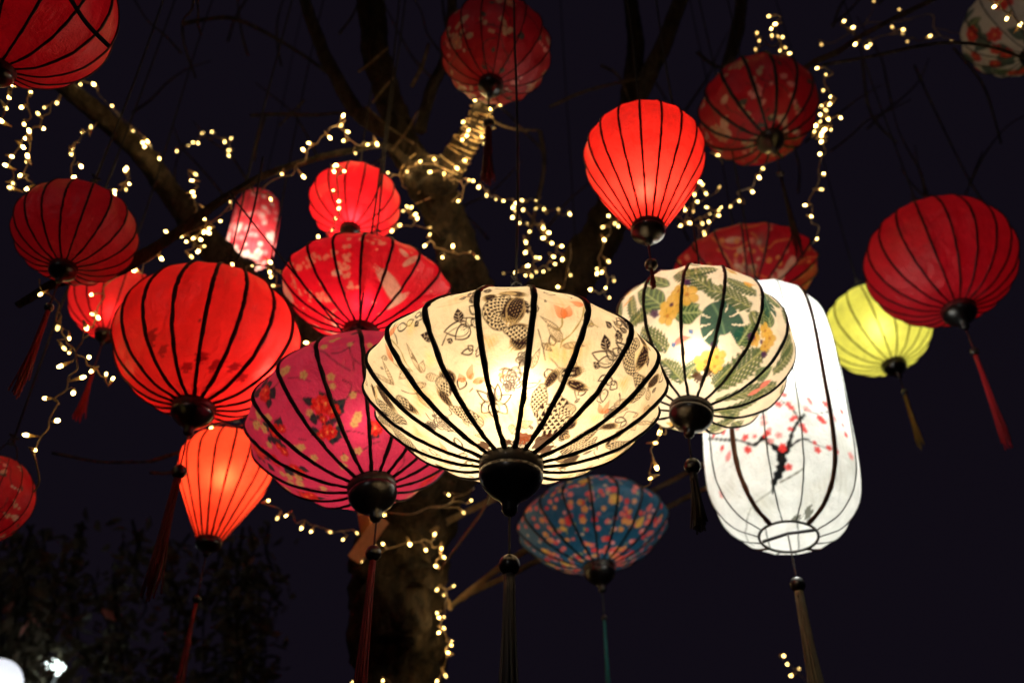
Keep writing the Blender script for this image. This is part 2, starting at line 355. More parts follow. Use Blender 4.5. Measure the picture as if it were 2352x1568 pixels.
# ------------------------------------------------------------------ prints (motifs dyed on the cloth)
ART = {
 'hero': [
  ('blotch',[(-9.0,-0.254)],{'w':0.05,'c':'o'}),
  ('blotch',[(16.5,-0.013)],{'w':0.09,'c':'p'}),
  ('blotch',[(22.0,0.053)],{'w':0.06,'c':'p'}),
  ('blotch',[(-82.5,-0.558)],{'w':0.05,'c':'o'}),
  ('blotch',[(54.5,-0.282)],{'w':0.05,'c':'o'}),
  ('blotch',[(-53.5,-0.105)],{'w':0.04,'c':'p'}),
  ('blotch',[(-21.0,-0.718)],{'w':0.05,'c':'o'}),
  ('blotch',[(-11.0,-0.643)],{'w':0.07,'c':'y'}),
  ('blotch',[(16.5,-0.299)],{'w':0.06,'c':'y'}),
  ('blotch',[(45.5,-0.617)],{'w':0.04,'c':'y'}),
  ('blotch',[(-70.5,-0.249)],{'w':0.05,'c':'o'}),
  ('blotch',[(-3.0,-0.44)],{'w':0.04,'c':'p'}),
  ('blotch',[(57.0,-0.564)],{'w':0.05,'c':'y'}),
  ('blotch',[(-113.5,-0.675)],{'w':0.04,'c':'p'}),
  ('blotch',[(113.0,-0.153)],{'w':0.07,'c':'y'}),
  ('blotch',[(-39.0,-0.05)],{'w':0.05,'c':'y'}),
  ('blotch',[(-36.0,-0.276)],{'w':0.05,'c':'y'}),
  ('leaf',[(-43.0,-0.357),(-35.5,-0.398)],{'w':0.03,'c':'tan'}),
  ('leaf',[(-48.0,-0.282),(-58.0,-0.26)],{'w':0.034,'c':'tan'}),
  ('leaf',[(-44.0,-0.322),(-39.5,-0.26)],{'w':0.028,'c':'tan'}),
  ('leaf',[(-44.0,-0.322),(-43.5,-0.12)],{'w':0.018,'c':'tan'}),
  ('leaf',[(19.0,-0.212),(12.0,-0.136)],{'w':0.036,'c':'tan'}),
  ('leaf',[(17.5,-0.153),(9.0,-0.097)],{'w':0.016,'c':'tan'}),
  ('leaf',[(11.0,-0.249),(16.5,-0.282)],{'w':0.018,'c':'tan'}),
  ('leaf',[(19.5,-0.238),(28.0,-0.212)],{'w':0.022,'c':'tan'}),
  ('leaf',[(61.0,-0.463),(69.5,-0.357)],{'w':0.03,'c':'tan'}),
  ('leaf',[(76.5,-0.198),(68.0,-0.179)],{'w':0.026,'c':'tan'}),
  ('leaf',[(78.5,-0.218),(83.0,-0.271)],{'w':0.028,'c':'tan'}),
  ('leaf',[(87.0,-0.446),(84.5,-0.375)],{'w':0.026,'c':'tan'}),
  ('leaf',[(84.0,-0.357),(94.5,-0.293)],{'w':0.028,'c':'tan'}),
  ('leaf',[(87.0,-0.304),(103.5,-0.076)],{'w':0.02,'c':'tan'}),
  ('leaf',[(-53.5,-0.404),(-52.5,-0.577)],{'w':0.036,'c':'tan'}),
  ('leaf',[(-44.5,-0.393),(-54.0,-0.387)],{'w':0.022,'c':'tan'}),
  ('leaf',[(-38.5,-0.87),(-33.5,-0.846)],{'w':0.03,'c':'tan'}),
  ('leaf',[(8.0,-0.817),(17.5,-0.759)],{'w':0.035,'c':'tan'}),
  ('leaf',[(8.5,-0.41),(11.0,-0.271)],{'w':0.022,'c':'tan'}),
  ('leaf',[(-63.0,-0.265),(-60.0,-0.097)],{'w':0.02,'c':'tan'}),
  ('leaf',[(-63.0,-0.265),(-70.0,-0.09)],{'w':0.018,'c':'tan'}),
  ('leaf',[(24.0,-0.322),(28.0,-0.328)],{'w':0.025,'c':'tan'}),
  ('leaf',[(78.5,-0.304),(78.0,-0.351)],{'w':0.02,'c':'tan'}),
  ('petal',[(-16.0,-0.153),(-26.0,-0.149)],{'w':0.045}),
  ('petal',[(-16.0,-0.153),(-22.5,-0.203)],{'w':0.042}),
  ('petal',[(-15.0,-0.149),(-16.5,-0.101)],{'w':0.03}),
  ('petal',[(-15.0,-0.149),(-12.0,-0.128)],{'w':0.028}),
  ('petal',[(-12.5,-0.087),(-15.0,-0.04)],{'w':0.024}),
  ('petal',[(-15.0,-0.299),(-13.0,-0.316)],{'w':0.03}),
  ('petal',[(-16.5,-0.293),(-21.5,-0.293)],{'w':0.018}),
  ('petal',[(-16.5,-0.287),(-18.0,-0.26)],{'w':0.016}),
  ('petal',[(42.5,-0.218),(32.5,-0.228)],{'w':0.038}),
  ('petal',[(42.5,-0.218),(36.5,-0.276)],{'w':0.036}),
  ('petal',[(43.0,-0.208),(37.5,-0.179)],{'w':0.022}),
  ('petal',[(43.5,-0.166),(40.0,-0.157)],{'w':0.026}),
  ('petal',[(43.5,-0.166),(43.5,-0.116)],{'w':0.026}),
  ('petal',[(41.5,-0.079),(39.5,-0.101)],{'w':0.022}),
  ('petal',[(48.5,-0.339),(53.0,-0.333)],{'w':0.028}),
  ('petal',[(48.5,-0.339),(43.5,-0.328)],{'w':0.022}),
  ('petal',[(-12.5,-0.643),(-19.5,-0.538)],{'w':0.024}),
  ('petal',[(-12.5,-0.643),(-21.5,-0.694)],{'w':0.04}),
  ('petal',[(-11.0,-0.643),(-14.5,-0.736)],{'w':0.032}),
  ('petal',[(-10.0,-0.643),(-0.5,-0.584)],{'w':0.03}),
  ('petal',[(-10.0,-0.649),(-3.5,-0.718)],{'w':0.034}),
  ('petal',[(-12.0,-0.636),(-11.0,-0.525)],{'w':0.028}),
  ('petal',[(-8.5,-0.63),(-7.5,-0.513)],{'w':0.02}),
  ('petal',[(-55.5,-0.736),(-55.0,-0.7)],{'w':0.03}),
  ('petal',[(-55.5,-0.736),(-50.5,-0.724)],{'w':0.03}),
  ('petal',[(-61.0,-0.781),(-69.0,-0.87)],{'w':0.02}),
  ('petal',[(-78.5,-0.902),(-93.5,-0.856)],{'w':0.02}),
  ('petal',[(69.5,-0.463),(76.5,-0.404)],{'w':0.022}),
  ('petal',[(76.5,-0.404),(78.0,-0.452)],{'w':0.022}),
  ('petal',[(49.0,-0.339),(49.0,-0.31)],{'w':0.02}),
  ('petal',[(47.0,-0.136),(40.0,-0.113)],{'w':0.02}),
  ('rose',[(0.0,-0.481)],{'w':0.055}),
  ('rose',[(0.0,-0.475)],{'w':0.06}),
  ('rose',[(-55.5,-0.656)],{'w':0.055}),
  ('rose',[(-65.5,-0.617)],{'w':0.03}),
  ('rose',[(-1.5,-0.525)],{'w':0.035}),
  ('rose',[(116.0,-0.218)],{'w':0.03}),
  ('leaf',[(-22.0,-0.452),(-18.0,-0.369)],{'w':0.022,'c':'ora'}),
  ('leaf',[(-21.5,-0.457),(-18.0,-0.422)],{'w':0.014,'c':'ora'}),
  ('leaf',[(-25.0,-0.469),(-25.5,-0.41)],{'w':0.028,'c':'ora'}),
  ('leaf',[(-20.5,-0.481),(-11.5,-0.475)],{'w':0.022,'c':'ora'}),
  ('leaf',[(-6.0,-0.44),(-5.0,-0.475)],{'w':0.016,'c':'ora'}),
  ('leaf',[(58.5,-0.513),(54.5,-0.416)],{'w':0.02,'c':'ora'}),
  ('leaf',[(57.5,-0.513),(50.5,-0.475)],{'w':0.018,'c':'ora'}),
  ('leaf',[(59.0,-0.5),(59.0,-0.457)],{'w':0.014,'c':'ora'}),
  ('leaf',[(-89.0,-0.781),(-77.0,-0.706)],{'w':0.02,'c':'ora'}),
  ('leaf',[(123.0,-0.623),(114.0,-0.571)],{'w':0.022,'c':'ora'}),
  ('leaf',[(18.5,-0.069),(19.0,0.004)],{'w':0.03,'c':'ora'}),
  ('leaf',[(18.0,-0.076),(13.5,-0.01)],{'w':0.03,'c':'ora'}),
  ('leaf',[(18.0,-0.076),(16.5,-0.013)],{'w':0.022,'c':'ora'}),
  ('leaf',[(24.0,0.025),(19.5,0.05)],{'w':0.03,'c':'ora'}),
  ('leaf',[(-54.5,-0.17),(-53.5,-0.046)],{'w':0.026,'c':'ora'}),
  ('leaf',[(-49.5,-0.04),(-45.0,0.031)],{'w':0.02,'c':'ora'}),
  ('leaf',[(-108.5,-0.781),(-101.5,-0.736)],{'w':0.018,'c':'ora'}),
  ('leaf',[(-119.5,-0.299),(-116.5,-0.26)],{'w':0.02,'c':'ora'}),
  ('stroke',[(17.0,-0.079),(17.5,-0.12),(16.5,-0.149)],{'w':0.008,'c':'olive'}),
  ('stroke',[(24.0,0.01),(23.5,-0.076),(21.5,-0.162),(19.0,-0.212),(19.0,-0.249)],{'w':0.008,'c':'olive'}),
  ('stroke',[(26.5,-0.105),(27.5,-0.076),(30.5,-0.076)],{'w':0.006,'c':'olive'}),
  ('stroke',[(-49.0,-0.066),(-47.5,-0.145),(-48.0,-0.223),(-47.5,-0.293)],{'w':0.006,'c':'olive'}),
  ('stroke',[(-55.0,-0.17),(-53.0,-0.223),(-53.0,-0.254)],{'w':0.006,'c':'olive'}),
  ('stroke',[(-17.0,0.05),(-15.0,0.028),(-13.0,-0.028),(-12.5,-0.083)],{'w':0.004,'c':'ink'}),
  ('stroke',[(-19.5,-0.113),(-17.5,-0.149)],{'w':0.005,'c':'ink'}),
  ('stroke',[(-18.0,-0.094),(-17.0,-0.101)],{'w':0.003,'c':'ink'}),
  ('stroke',[(-35.0,-0.04),(-33.0,-0.043)],{'w':0.004,'c':'ink'}),
  ('stroke',[(-31.0,-0.17),(-31.5,-0.12)],{'w':0.004,'c':'ink'}),
  ('stroke',[(36.5,-0.031),(39.0,-0.059),(41.0,-0.094)],{'w':0.004,'c':'ink'}),
  ('stroke',[(38.0,-0.166),(40.0,-0.184),(42.0,-0.203)],{'w':0.004,'c':'ink'}),
  ('stroke',[(9.0,-0.175),(10.5,-0.223),(11.5,-0.254),(14.0,-0.339)],{'w':0.003,'c':'ink'}),
  ('stroke',[(56.5,-0.351),(58.0,-0.357)],{'w':0.004,'c':'ink'}),
  ('stroke',[(56.5,-0.345),(60.5,-0.381)],{'w':0.004,'c':'ink'}),
  ('stroke',[(62.0,-0.943),(72.5,-0.943)],{'w':0.003,'c':'ink'}),
  ('stroke',[(83.5,-0.603),(89.0,-0.643),(100.5,-0.617),(107.0,-0.532)],{'w':0.003,'c':'ink'}),
  ('stroke',[(43.5,-0.398),(46.5,-0.434),(48.0,-0.469),(51.5,-0.463)],{'w':0.003,'c':'ink'}),
  ('stroke',[(32.5,-0.469),(35.5,-0.506),(38.0,-0.525)],{'w':0.003,'c':'ink'}),
  ('stroke',[(-60.0,-0.532),(-61.5,-0.584),(-58.5,-0.623)],{'w':0.004,'c':'ink'}),
  ('stroke',[(-42.5,-0.603),(-43.0,-0.636),(-46.5,-0.643)],{'w':0.003,'c':'ink'}),
  ('stroke',[(-95.5,-0.457),(-101.5,-0.481),(-108.0,-0.532)],{'w':0.005,'c':'ink'}),
  ('stroke',[(-61.5,-0.322),(-58.0,-0.375),(-53.0,-0.416)],{'w':0.003,'c':'ink'}),
  ('stroke',[(7.0,-0.545),(12.0,-0.513),(14.0,-0.469)],{'w':0.003,'c':'ink'}),
  ('stroke',[(8.0,-0.506),(12.5,-0.488)],{'w':0.003,'c':'ink'}),
  ('stroke',[(2.5,-0.416),(3.5,-0.375),(5.0,-0.351)],{'w':0.003,'c':'ink'}),
  ('stroke',[(-6.0,-0.422),(-3.5,-0.41),(-0.5,-0.428)],{'w':0.003,'c':'ink'}),
  ('stroke',[(-24.0,-0.538),(-21.5,-0.519)],{'w':0.003,'c':'ink'}),
  ('stroke',[(72.0,-0.41),(71.0,-0.369),(77.0,-0.316)],{'w':0.003,'c':'ink'}),
  ('stroke',[(115.0,-0.463),(116.5,-0.369),(119.0,-0.26)],{'w':0.003,'c':'ink'}),
  ('stroke',[(127.5,-0.375),(123.0,-0.316)],{'w':0.003,'c':'ink'}),
  ('stroke',[(-27.5,0.007),(-25.0,0.007),(-18.5,0.007),(-12.5,0.013)],{'w':0.002,'c':'faint'}),
  ('stroke',[(8.0,0.013),(13.0,0.001),(19.0,0.007),(27.0,0.028)],{'w':0.002,'c':'faint'}),
  ('leaf',[(-19.5,-0.113),(-19.5,-0.031)],{'w':0.036,'c':'dark'}),
  ('leaf',[(-31.0,-0.179),(-36.0,-0.12)],{'w':0.032,'c':'dark'}),
  ('leaf',[(-35.0,-0.043),(-37.5,-0.059)],{'w':0.02,'c':'dark'}),
  ('leaf',[(-31.0,-0.083),(-33.0,-0.019)],{'w':0.022,'c':'dark'}),
  ('leaf',[(-33.5,-0.031),(-33.5,0.004)],{'w':0.012,'c':'dark'}),
  ('leaf',[(-16.5,0.043),(-19.5,0.037)],{'w':0.02,'c':'dark'}),
  ('leaf',[(-13.5,-0.028),(-14.5,0.043)],{'w':0.026,'c':'dark'}),
  ('leaf',[(-15.5,0.04),(-16.5,0.141)],{'w':0.014,'c':'dark'}),
  ('leaf',[(-13.0,0.022),(-14.5,0.145)],{'w':0.022,'c':'dark'}),
  ('leaf',[(-9.5,0.053),(-9.5,0.17)],{'w':0.025,'c':'dark'}),
  ('leaf',[(-24.0,-0.218),(-26.0,-0.193)],{'w':0.02,'c':'dark'}),
  ('leaf',[(-31.0,-0.025),(-32.5,0.059)],{'w':0.02,'c':'dark'}),
  ('leaf',[(37.5,-0.179),(34.0,-0.097)],{'w':0.036,'c':'dark'}),
  ('leaf',[(36.0,-0.043),(33.0,-0.022)],{'w':0.022,'c':'dark'}),
  ('leaf',[(40.5,-0.09),(38.5,-0.037)],{'w':0.028,'c':'dark'}),
  ('leaf',[(37.5,-0.019),(37.0,0.007)],{'w':0.012,'c':'dark'}),
  ('leaf',[(43.0,-0.01),(41.0,0.116)],{'w':0.04,'c':'dark'}),
  ('leaf',[(42.5,-0.028),(39.0,-0.025)],{'w':0.02,'c':'dark'}),
  ('leaf',[(38.5,-0.293),(34.5,-0.271)],{'w':0.022,'c':'dark'}),
  ('leaf',[(31.0,0.212),(33.0,0.203)],{'w':0.012,'c':'dark'}),
  ('leaf',[(2.5,-0.013),(5.0,-0.097)],{'w':0.026,'c':'dark'}),
  ('leaf',[(56.5,-0.05),(60.0,-0.109)],{'w':0.018,'c':'dark'}),
  ('leaf',[(74.5,-0.157),(74.0,-0.109)],{'w':0.02,'c':'dark'}),
  ('leaf',[(37.5,-0.551),(38.5,-0.506)],{'w':0.012,'c':'dark'}),
  ('leaf',[(-56.0,-0.571),(-57.0,-0.597)],{'w':0.02,'c':'dark'}),
  ('leaf',[(-103.5,-0.287),(-103.5,-0.416)],{'w':0.03,'c':'dark'}),
  ('leaf',[(-97.5,-0.059),(-99.0,-0.166)],{'w':0.04,'c':'dark'}),
  ('leaf',[(-92.5,-0.043),(-94.0,-0.097)],{'w':0.012,'c':'dark'}),
  ('leaf',[(90.5,-0.73),(89.5,-0.649)],{'w':0.018,'c':'dark'}),
  ('leaf',[(10.0,0.004),(11.0,-0.004)],{'w':0.01,'c':'dark'}),
  ('leaf',[(-63.5,-0.124),(-62.5,-0.149)],{'w':0.01,'c':'dark'}),
  ('fin',[(0.5,0.004),(-1.5,-0.157)],{'w':0.075}),
  ('fin',[(0.5,0.076),(-5.5,0.037)],{'w':0.034}),
  ('fin',[(-2.5,0.073),(4.0,0.022)],{'w':0.034}),
  ('fin',[(2.0,0.007),(-1.5,-0.145)],{'w':0.05}),
  ('fin',[(-6.0,0.022),(-10.5,-0.007)],{'w':0.03}),
  ('fin',[(5.0,-0.212),(-0.5,-0.293)],{'w':0.055}),
  ('fin',[(-1.5,-0.166),(5.5,-0.166)],{'w':0.02}),
  ('fin',[(-32.0,-0.469),(-32.5,-0.363)],{'w':0.06}),
  ('fin',[(-39.5,-0.597),(-40.5,-0.446)],{'w':0.03}),
  ('fin',[(-36.0,-0.623),(-29.0,-0.643)],{'w':0.014}),
  ('fin',[(17.5,-0.506),(21.0,-0.375)],{'w':0.032}),
  ('fin',[(25.0,-0.404),(32.0,-0.339)],{'w':0.038}),
  ('fin',[(27.0,-0.446),(39.5,-0.44)],{'w':0.034}),
  ('fin',[(24.5,-0.59),(37.5,-0.675)],{'w':0.016}),
  ('fin',[(43.0,-0.736),(46.0,-0.636)],{'w':0.06}),
  ('fin',[(54.5,0.001),(56.0,-0.179)],{'w':0.045}),
  ('fin',[(49.0,0.031),(56.0,-0.004)],{'w':0.028}),
  ('fin',[(67.5,-0.17),(71.5,-0.053)],{'w':0.045}),
  ('fin',[(57.0,-0.198),(64.5,-0.179)],{'w':0.02}),
  ('fin',[(67.0,-0.208),(65.0,-0.351)],{'w':0.04}),
  ('fin',[(-73.5,-0.17),(-77.5,-0.375)],{'w':0.045}),
  ('fin',[(-77.0,-0.113),(-84.0,-0.184)],{'w':0.024}),
  ('fin',[(-66.5,-0.339),(-64.5,-0.513)],{'w':0.034}),
  ('fin',[(-88.5,-0.179),(-93.0,-0.265)],{'w':0.028}),
  ('fin',[(67.5,-0.564),(76.5,-0.463)],{'w':0.03}),
  ('fin',[(80.0,-0.469),(90.5,-0.481)],{'w':0.05}),
  ('fin',[(81.5,-0.525),(94.0,-0.545)],{'w':0.022}),
  ('fin',[(74.0,-0.736),(68.0,-0.597)],{'w':0.014}),
  ('fin',[(88.0,-0.759),(102.0,-0.879)],{'w':0.05}),
  ('fin',[(104.0,-0.796),(111.5,-0.879)],{'w':0.02}),
  ('fin',[(-122.0,-0.545),(-131.5,-0.662)],{'w':0.035}),
  ('koi',[(-2.5,0.013),(-6.0,-0.04),(-7.5,-0.094),(-6.0,-0.149),(-3.0,-0.175)],{'w':[0.02,0.05,0.055,0.04,0.014]}),
  ('koi',[(-2.5,-0.188),(0.0,-0.198),(2.5,-0.203),(5.5,-0.203)],{'w':[0.018,0.04,0.045,0.02]}),
  ('koi',[(-36.5,-0.434),(-34.5,-0.463),(-34.0,-0.481)],{'w':[0.035,0.04,0.03]}),
  ('koi',[(-36.5,-0.434),(-36.0,-0.469),(-36.0,-0.506)],{'w':[0.04,0.04,0.02]}),
  ('koi',[(-40.0,-0.597),(-37.0,-0.643),(-33.5,-0.687),(-29.0,-0.748)],{'w':[0.012,0.035,0.05,0.05]}),
  ('koi',[(16.0,-0.506),(16.0,-0.564),(17.0,-0.63),(19.0,-0.694)],{'w':[0.02,0.045,0.05,0.03]}),
  ('koi',[(26.5,-0.558),(29.5,-0.603),(29.5,-0.668),(33.5,-0.742),(36.5,-0.796)],{'w':[0.02,0.07,0.105,0.1,0.05]}),
  ('koi',[(37.0,-0.603),(36.5,-0.623),(36.5,-0.656)],{'w':[0.04,0.05,0.03]}),
  ('koi',[(24.5,-0.428),(25.0,-0.404),(26.5,-0.393)],{'w':[0.03,0.04,0.03]}),
  ('koi',[(66.0,-0.558),(65.5,-0.643),(67.5,-0.742),(72.5,-0.812)],{'w':[0.012,0.035,0.06,0.06]}),
  ('koi',[(75.0,-0.63),(79.0,-0.7),(82.5,-0.764)],{'w':[0.012,0.035,0.03]}),
  ('koi',[(49.0,-0.043),(47.0,-0.097),(48.5,-0.149),(52.5,-0.188),(56.5,-0.198)],{'w':[0.03,0.05,0.05,0.035,0.012]}),
  ('koi',[(57.5,-0.198),(61.0,-0.212),(64.0,-0.228)],{'w':[0.02,0.035,0.035]}),
  ('koi',[(68.0,-0.228),(67.5,-0.265),(67.5,-0.299)],{'w':[0.03,0.035,0.02]}),
  ('koi',[(-83.5,-0.203),(-82.5,-0.282),(-83.0,-0.351),(-80.0,-0.422)],{'w':[0.03,0.05,0.06,0.04]}),
  ('koi',[(-66.0,-0.357),(-65.5,-0.393),(-66.0,-0.428)],{'w':[0.025,0.035,0.015]}),
  ('koi',[(-128.5,-0.398),(-128.5,-0.513),(-132.5,-0.597)],{'w':[0.03,0.03,0.02]}),
  ('eye',[(55.0,-0.77)],{'w':0.022}),
  ('head',[(54.0,-0.759),(47.5,-0.791)],{'w':0.055}),
  ('eye',[(55.0,-0.77)],{'w':0.022}),
  ('head',[(86.0,-0.846),(87.5,-0.911)],{'w':0.05}),
  ('eye',[(88.5,-0.875)],{'w':0.018}),
  ('loop',[(0.5,0.043),(-5.0,0.069)],{'w':0.014}),
  ('loop',[(-74.5,-0.162),(-83.0,-0.175)],{'w':0.01}),
  ('loop',[(-119.0,-0.61),(-128.5,-0.675)],{'w':0.014}),
  ('loop',[(2.0,0.113),(-2.5,0.087)],{'w':0.012}),
  ('stain',[(11.0,-0.948),(20.0,-0.861)],{'w':0.055,'c':'rust'}),
  ('stain',[(41.0,-0.99),(37.5,-0.807)],{'w':0.05,'c':'brown'}),
  ('stain',[(57.5,-0.99),(53.0,-0.875)],{'w':0.04,'c':'brown'}),
  ('stain',[(-52.5,-0.939),(-33.0,-0.953)],{'w':0.045,'c':'brown'}),
  ('stain',[(-13.0,-0.976),(-0.5,-0.934)],{'w':0.03,'c':'brown'}),
  ('stain',[(-78.5,-0.971),(-66.0,-0.99)],{'w':0.03,'c':'rust'}),
 ],
 'pink': [
  ('stroke',[(-17.0,-0.07),(-13.0,-0.078),(-8.5,-0.048),(-6.0,-0.002)],{'w':0.007,'c':'twig'}),
  ('stroke',[(-8.5,-0.048),(-8.0,-0.128),(-6.5,-0.172),(-4.0,-0.209)],{'w':0.007,'c':'twig'}),
  ('stroke',[(-7.5,-0.172),(-8.0,-0.242)],{'w':0.007,'c':'twig'}),
  ('stroke',[(-41.0,-0.123),(-36.0,-0.162),(-31.0,-0.231)],{'w':0.007,'c':'twig'}),
  ('stroke',[(-53.0,-0.087),(-47.5,-0.1),(-43.5,-0.074)],{'w':0.007,'c':'twig'}),
  ('stroke',[(-4.5,-0.425),(-11.0,-0.418),(-15.5,-0.46),(-20.5,-0.481)],{'w':0.007,'c':'twig'}),
  ('stroke',[(-12.5,-0.425),(-10.5,-0.356),(-14.5,-0.303)],{'w':0.007,'c':'twig'}),
  ('stroke',[(-7.0,-0.768),(-16.0,-0.726),(-23.5,-0.711),(-32.0,-0.711)],{'w':0.007,'c':'twig'}),
  ('stroke',[(-24.5,-0.46),(-25.0,-0.376)],{'w':0.007,'c':'twig'}),
  ('stroke',[(-58.0,-0.55),(-54.0,-0.597)],{'w':0.007,'c':'twig'}),
  ('stroke',[(-24.5,0.036),(-32.5,0.329)],{'w':0.007,'c':'twig'}),
  ('stroke',[(-50.0,0.236),(-45.5,0.284)],{'w':0.007,'c':'twig'}),
  ('stroke',[(-23.5,0.236),(-13.5,0.46),(-4.5,0.225)],{'w':0.007,'c':'twig'}),
  ('stroke',[(-79.0,-0.04),(-73.0,-0.162)],{'w':0.007,'c':'twig'}),
  ('stroke',[(-106.5,-0.733),(-103.0,-0.901),(-108.0,-1.069)],{'w':0.007,'c':'twig'}),
  ('stroke',[(-132.0,-0.543),(-132.5,-0.81),(-126.0,-1.074)],{'w':0.007,'c':'twig'}),
  ('stroke',[(-33.5,-0.876),(-34.0,-0.935)],{'w':0.007,'c':'twig'}),
  ('blossom',[(-20.0,0.011)],{'w':0.031,'c':'cream'}),
  ('blossom',[(-16.0,0.074)],{'w':0.031,'c':'cream'}),
  ('blossom',[(-13.5,0.1)],{'w':0.027,'c':'cream'}),
  ('blossom',[(-8.0,-0.023)],{'w':0.024,'c':'cream'}),
  ('blossom',[(-33.0,-0.162)],{'w':0.037,'c':'cream'}),
  ('blossom',[(-42.0,-0.052)],{'w':0.041,'c':'cream'}),
  ('blossom',[(-40.0,-0.048)],{'w':0.034,'c':'cream'}),
  ('blossom',[(-20.0,-0.259)],{'w':0.034,'c':'cream'}),
  ('blossom',[(-20.5,-0.335)],{'w':0.027,'c':'cream'}),
  ('blossom',[(-10.5,-0.439)],{'w':0.031,'c':'cream'}),
  ('blossom',[(-39.0,-0.46)],{'w':0.034,'c':'cream'}),
  ('blossom',[(-11.0,-0.632)],{'w':0.041,'c':'cream'}),
  ('blossom',[(-13.5,-0.668)],{'w':0.034,'c':'cream'}),
  ('blossom',[(-9.5,-0.604)],{'w':0.034,'c':'cream'}),
  ('blossom',[(-24.5,-0.654)],{'w':0.031,'c':'cream'}),
  ('blossom',[(-74.0,-0.177)],{'w':0.034,'c':'cream'}),
  ('blossom',[(-91.5,-0.236)],{'w':0.034,'c':'cream'}),
  ('blossom',[(-80.0,-0.349)],{'w':0.034,'c':'cream'}),
  ('blossom',[(-65.0,-0.604)],{'w':0.041,'c':'cream'}),
  ('blossom',[(-61.0,-0.618)],{'w':0.034,'c':'cream'}),
  ('blossom',[(-61.5,-0.754)],{'w':0.034,'c':'cream'}),
  ('blossom',[(-35.5,-0.918)],{'w':0.034,'c':'cream'}),
  ('blossom',[(-44.5,-0.978)],{'w':0.034,'c':'cream'}),
  ('blossom',[(-100.0,-0.488)],{'w':0.034,'c':'cream'}),
  ('blossom',[(-100.5,-0.901)],{'w':0.034,'c':'cream'}),
  ('blossom',[(-16.5,-0.901)],{'w':0.034,'c':'cream'}),
  ('blossom',[(-173.5,-0.988)],{'w':0.034,'c':'cream'}),
  ('blossom',[(1.0,-0.052)],{'w':0.027,'c':'cream'}),
  ('leaf',[(-26.5,-0.446),(-28.5,-0.335)],{'w':0.039,'c':'teal'}),
  ('leaf',[(-33.5,-0.418),(-39.0,-0.322)],{'w':0.039,'c':'teal'}),
  ('leaf',[(-25.5,-0.46),(-20.5,-0.453)],{'w':0.046,'c':'teal'}),
  ('leaf',[(-22.0,-0.523),(-18.0,-0.557)],{'w':0.052,'c':'teal'}),
  ('leaf',[(-22.0,-0.509),(-15.0,-0.453)],{'w':0.039,'c':'teal'}),
  ('leaf',[(-36.0,-0.495),(-32.0,-0.536)],{'w':0.039,'c':'teal'}),
  ('leaf',[(-29.0,-0.563),(-22.5,-0.611)],{'w':0.039,'c':'teal'}),
  ('leaf',[(-36.5,-0.523),(-41.5,-0.502)],{'w':0.052,'c':'teal'}),
  ('leaf',[(-36.5,-0.597),(-27.5,-0.625)],{'w':0.052,'c':'teal'}),
  ('leaf',[(-40.0,-0.611),(-47.5,-0.611)],{'w':0.052,'c':'teal'}),
  ('leaf',[(-33.5,-0.704),(-26.0,-0.747)],{'w':0.052,'c':'teal'}),
  ('leaf',[(-33.5,-0.711),(-37.5,-0.775)],{'w':0.039,'c':'teal'}),
  ('leaf',[(-29.0,-0.668),(-23.5,-0.69)],{'w':0.039,'c':'teal'}),
  ('leaf',[(-55.5,0.002),(-59.5,0.119)],{'w':0.065,'c':'teal'}),
  ('leaf',[(-54.0,-0.074),(-54.0,-0.172)],{'w':0.065,'c':'teal'}),
  ('leaf',[(-60.0,-0.011),(-66.5,0.023)],{'w':0.052,'c':'teal'}),
  ('leaf',[(-57.0,-0.123),(-61.0,-0.193)],{'w':0.039,'c':'teal'}),
  ('leaf',[(-56.0,-0.015),(-50.5,-0.048)],{'w':0.039,'c':'teal'}),
  ('leaf',[(-51.5,0.048),(-53.5,0.162)],{'w':0.039,'c':'teal'}),
  ('leaf',[(-64.0,-0.362),(-57.5,-0.316)],{'w':0.046,'c':'teal'}),
  ('leaf',[(-68.5,-0.329),(-70.5,-0.209)],{'w':0.046,'c':'teal'}),
  ('leaf',[(-71.5,-0.322),(-71.0,-0.474)],{'w':0.078,'c':'teal'}),
  ('leaf',[(-75.5,-0.356),(-77.0,-0.309)],{'w':0.039,'c':'teal'}),
  ('leaf',[(-70.5,-0.467),(-74.5,-0.509)],{'w':0.039,'c':'teal'}),
  ('leaf',[(-91.5,-0.369),(-94.5,-0.284)],{'w':0.039,'c':'teal'}),
  ('leaf',[(-99.0,-0.369),(-104.0,-0.316)],{'w':0.052,'c':'teal'}),
  ('leaf',[(-91.0,-0.529),(-92.5,-0.646)],{'w':0.078,'c':'teal'}),
  ('leaf',[(-82.5,-0.668),(-80.0,-0.775)],{'w':0.039,'c':'teal'}),
  ('leaf',[(-94.0,-0.668),(-93.0,-0.726)],{'w':0.052,'c':'teal'}),
  ('leaf',[(-2.0,-0.74),(6.5,-0.81)],{'w':0.065,'c':'teal'}),
  ('leaf',[(1.0,-0.668),(-2.0,-0.697)],{'w':0.039,'c':'teal'}),
  ('leaf',[(-50.5,0.231),(-48.5,0.248)],{'w':0.039,'c':'teal'}),
  ('leaf',[(-6.0,0.119),(-3.0,0.236)],{'w':0.039,'c':'teal'}),
  ('leaf',[(-125.0,-0.661),(-123.5,-0.851)],{'w':0.039,'c':'teal'}),
  ('peony',[(-31.0,-0.439)],{'w':0.08,'c':'redflower'}),
  ('peony',[(-27.5,-0.446)],{'w':0.064,'c':'redflower'}),
  ('peony',[(-25.0,-0.523)],{'w':0.064,'c':'redflower'}),
  ('peony',[(-33.0,-0.55)],{'w':0.036,'c':'redflower'}),
  ('peony',[(-35.0,-0.661)],{'w':0.068,'c':'redflower'}),
  ('peony',[(-41.0,-0.661)],{'w':0.04,'c':'redflower'}),
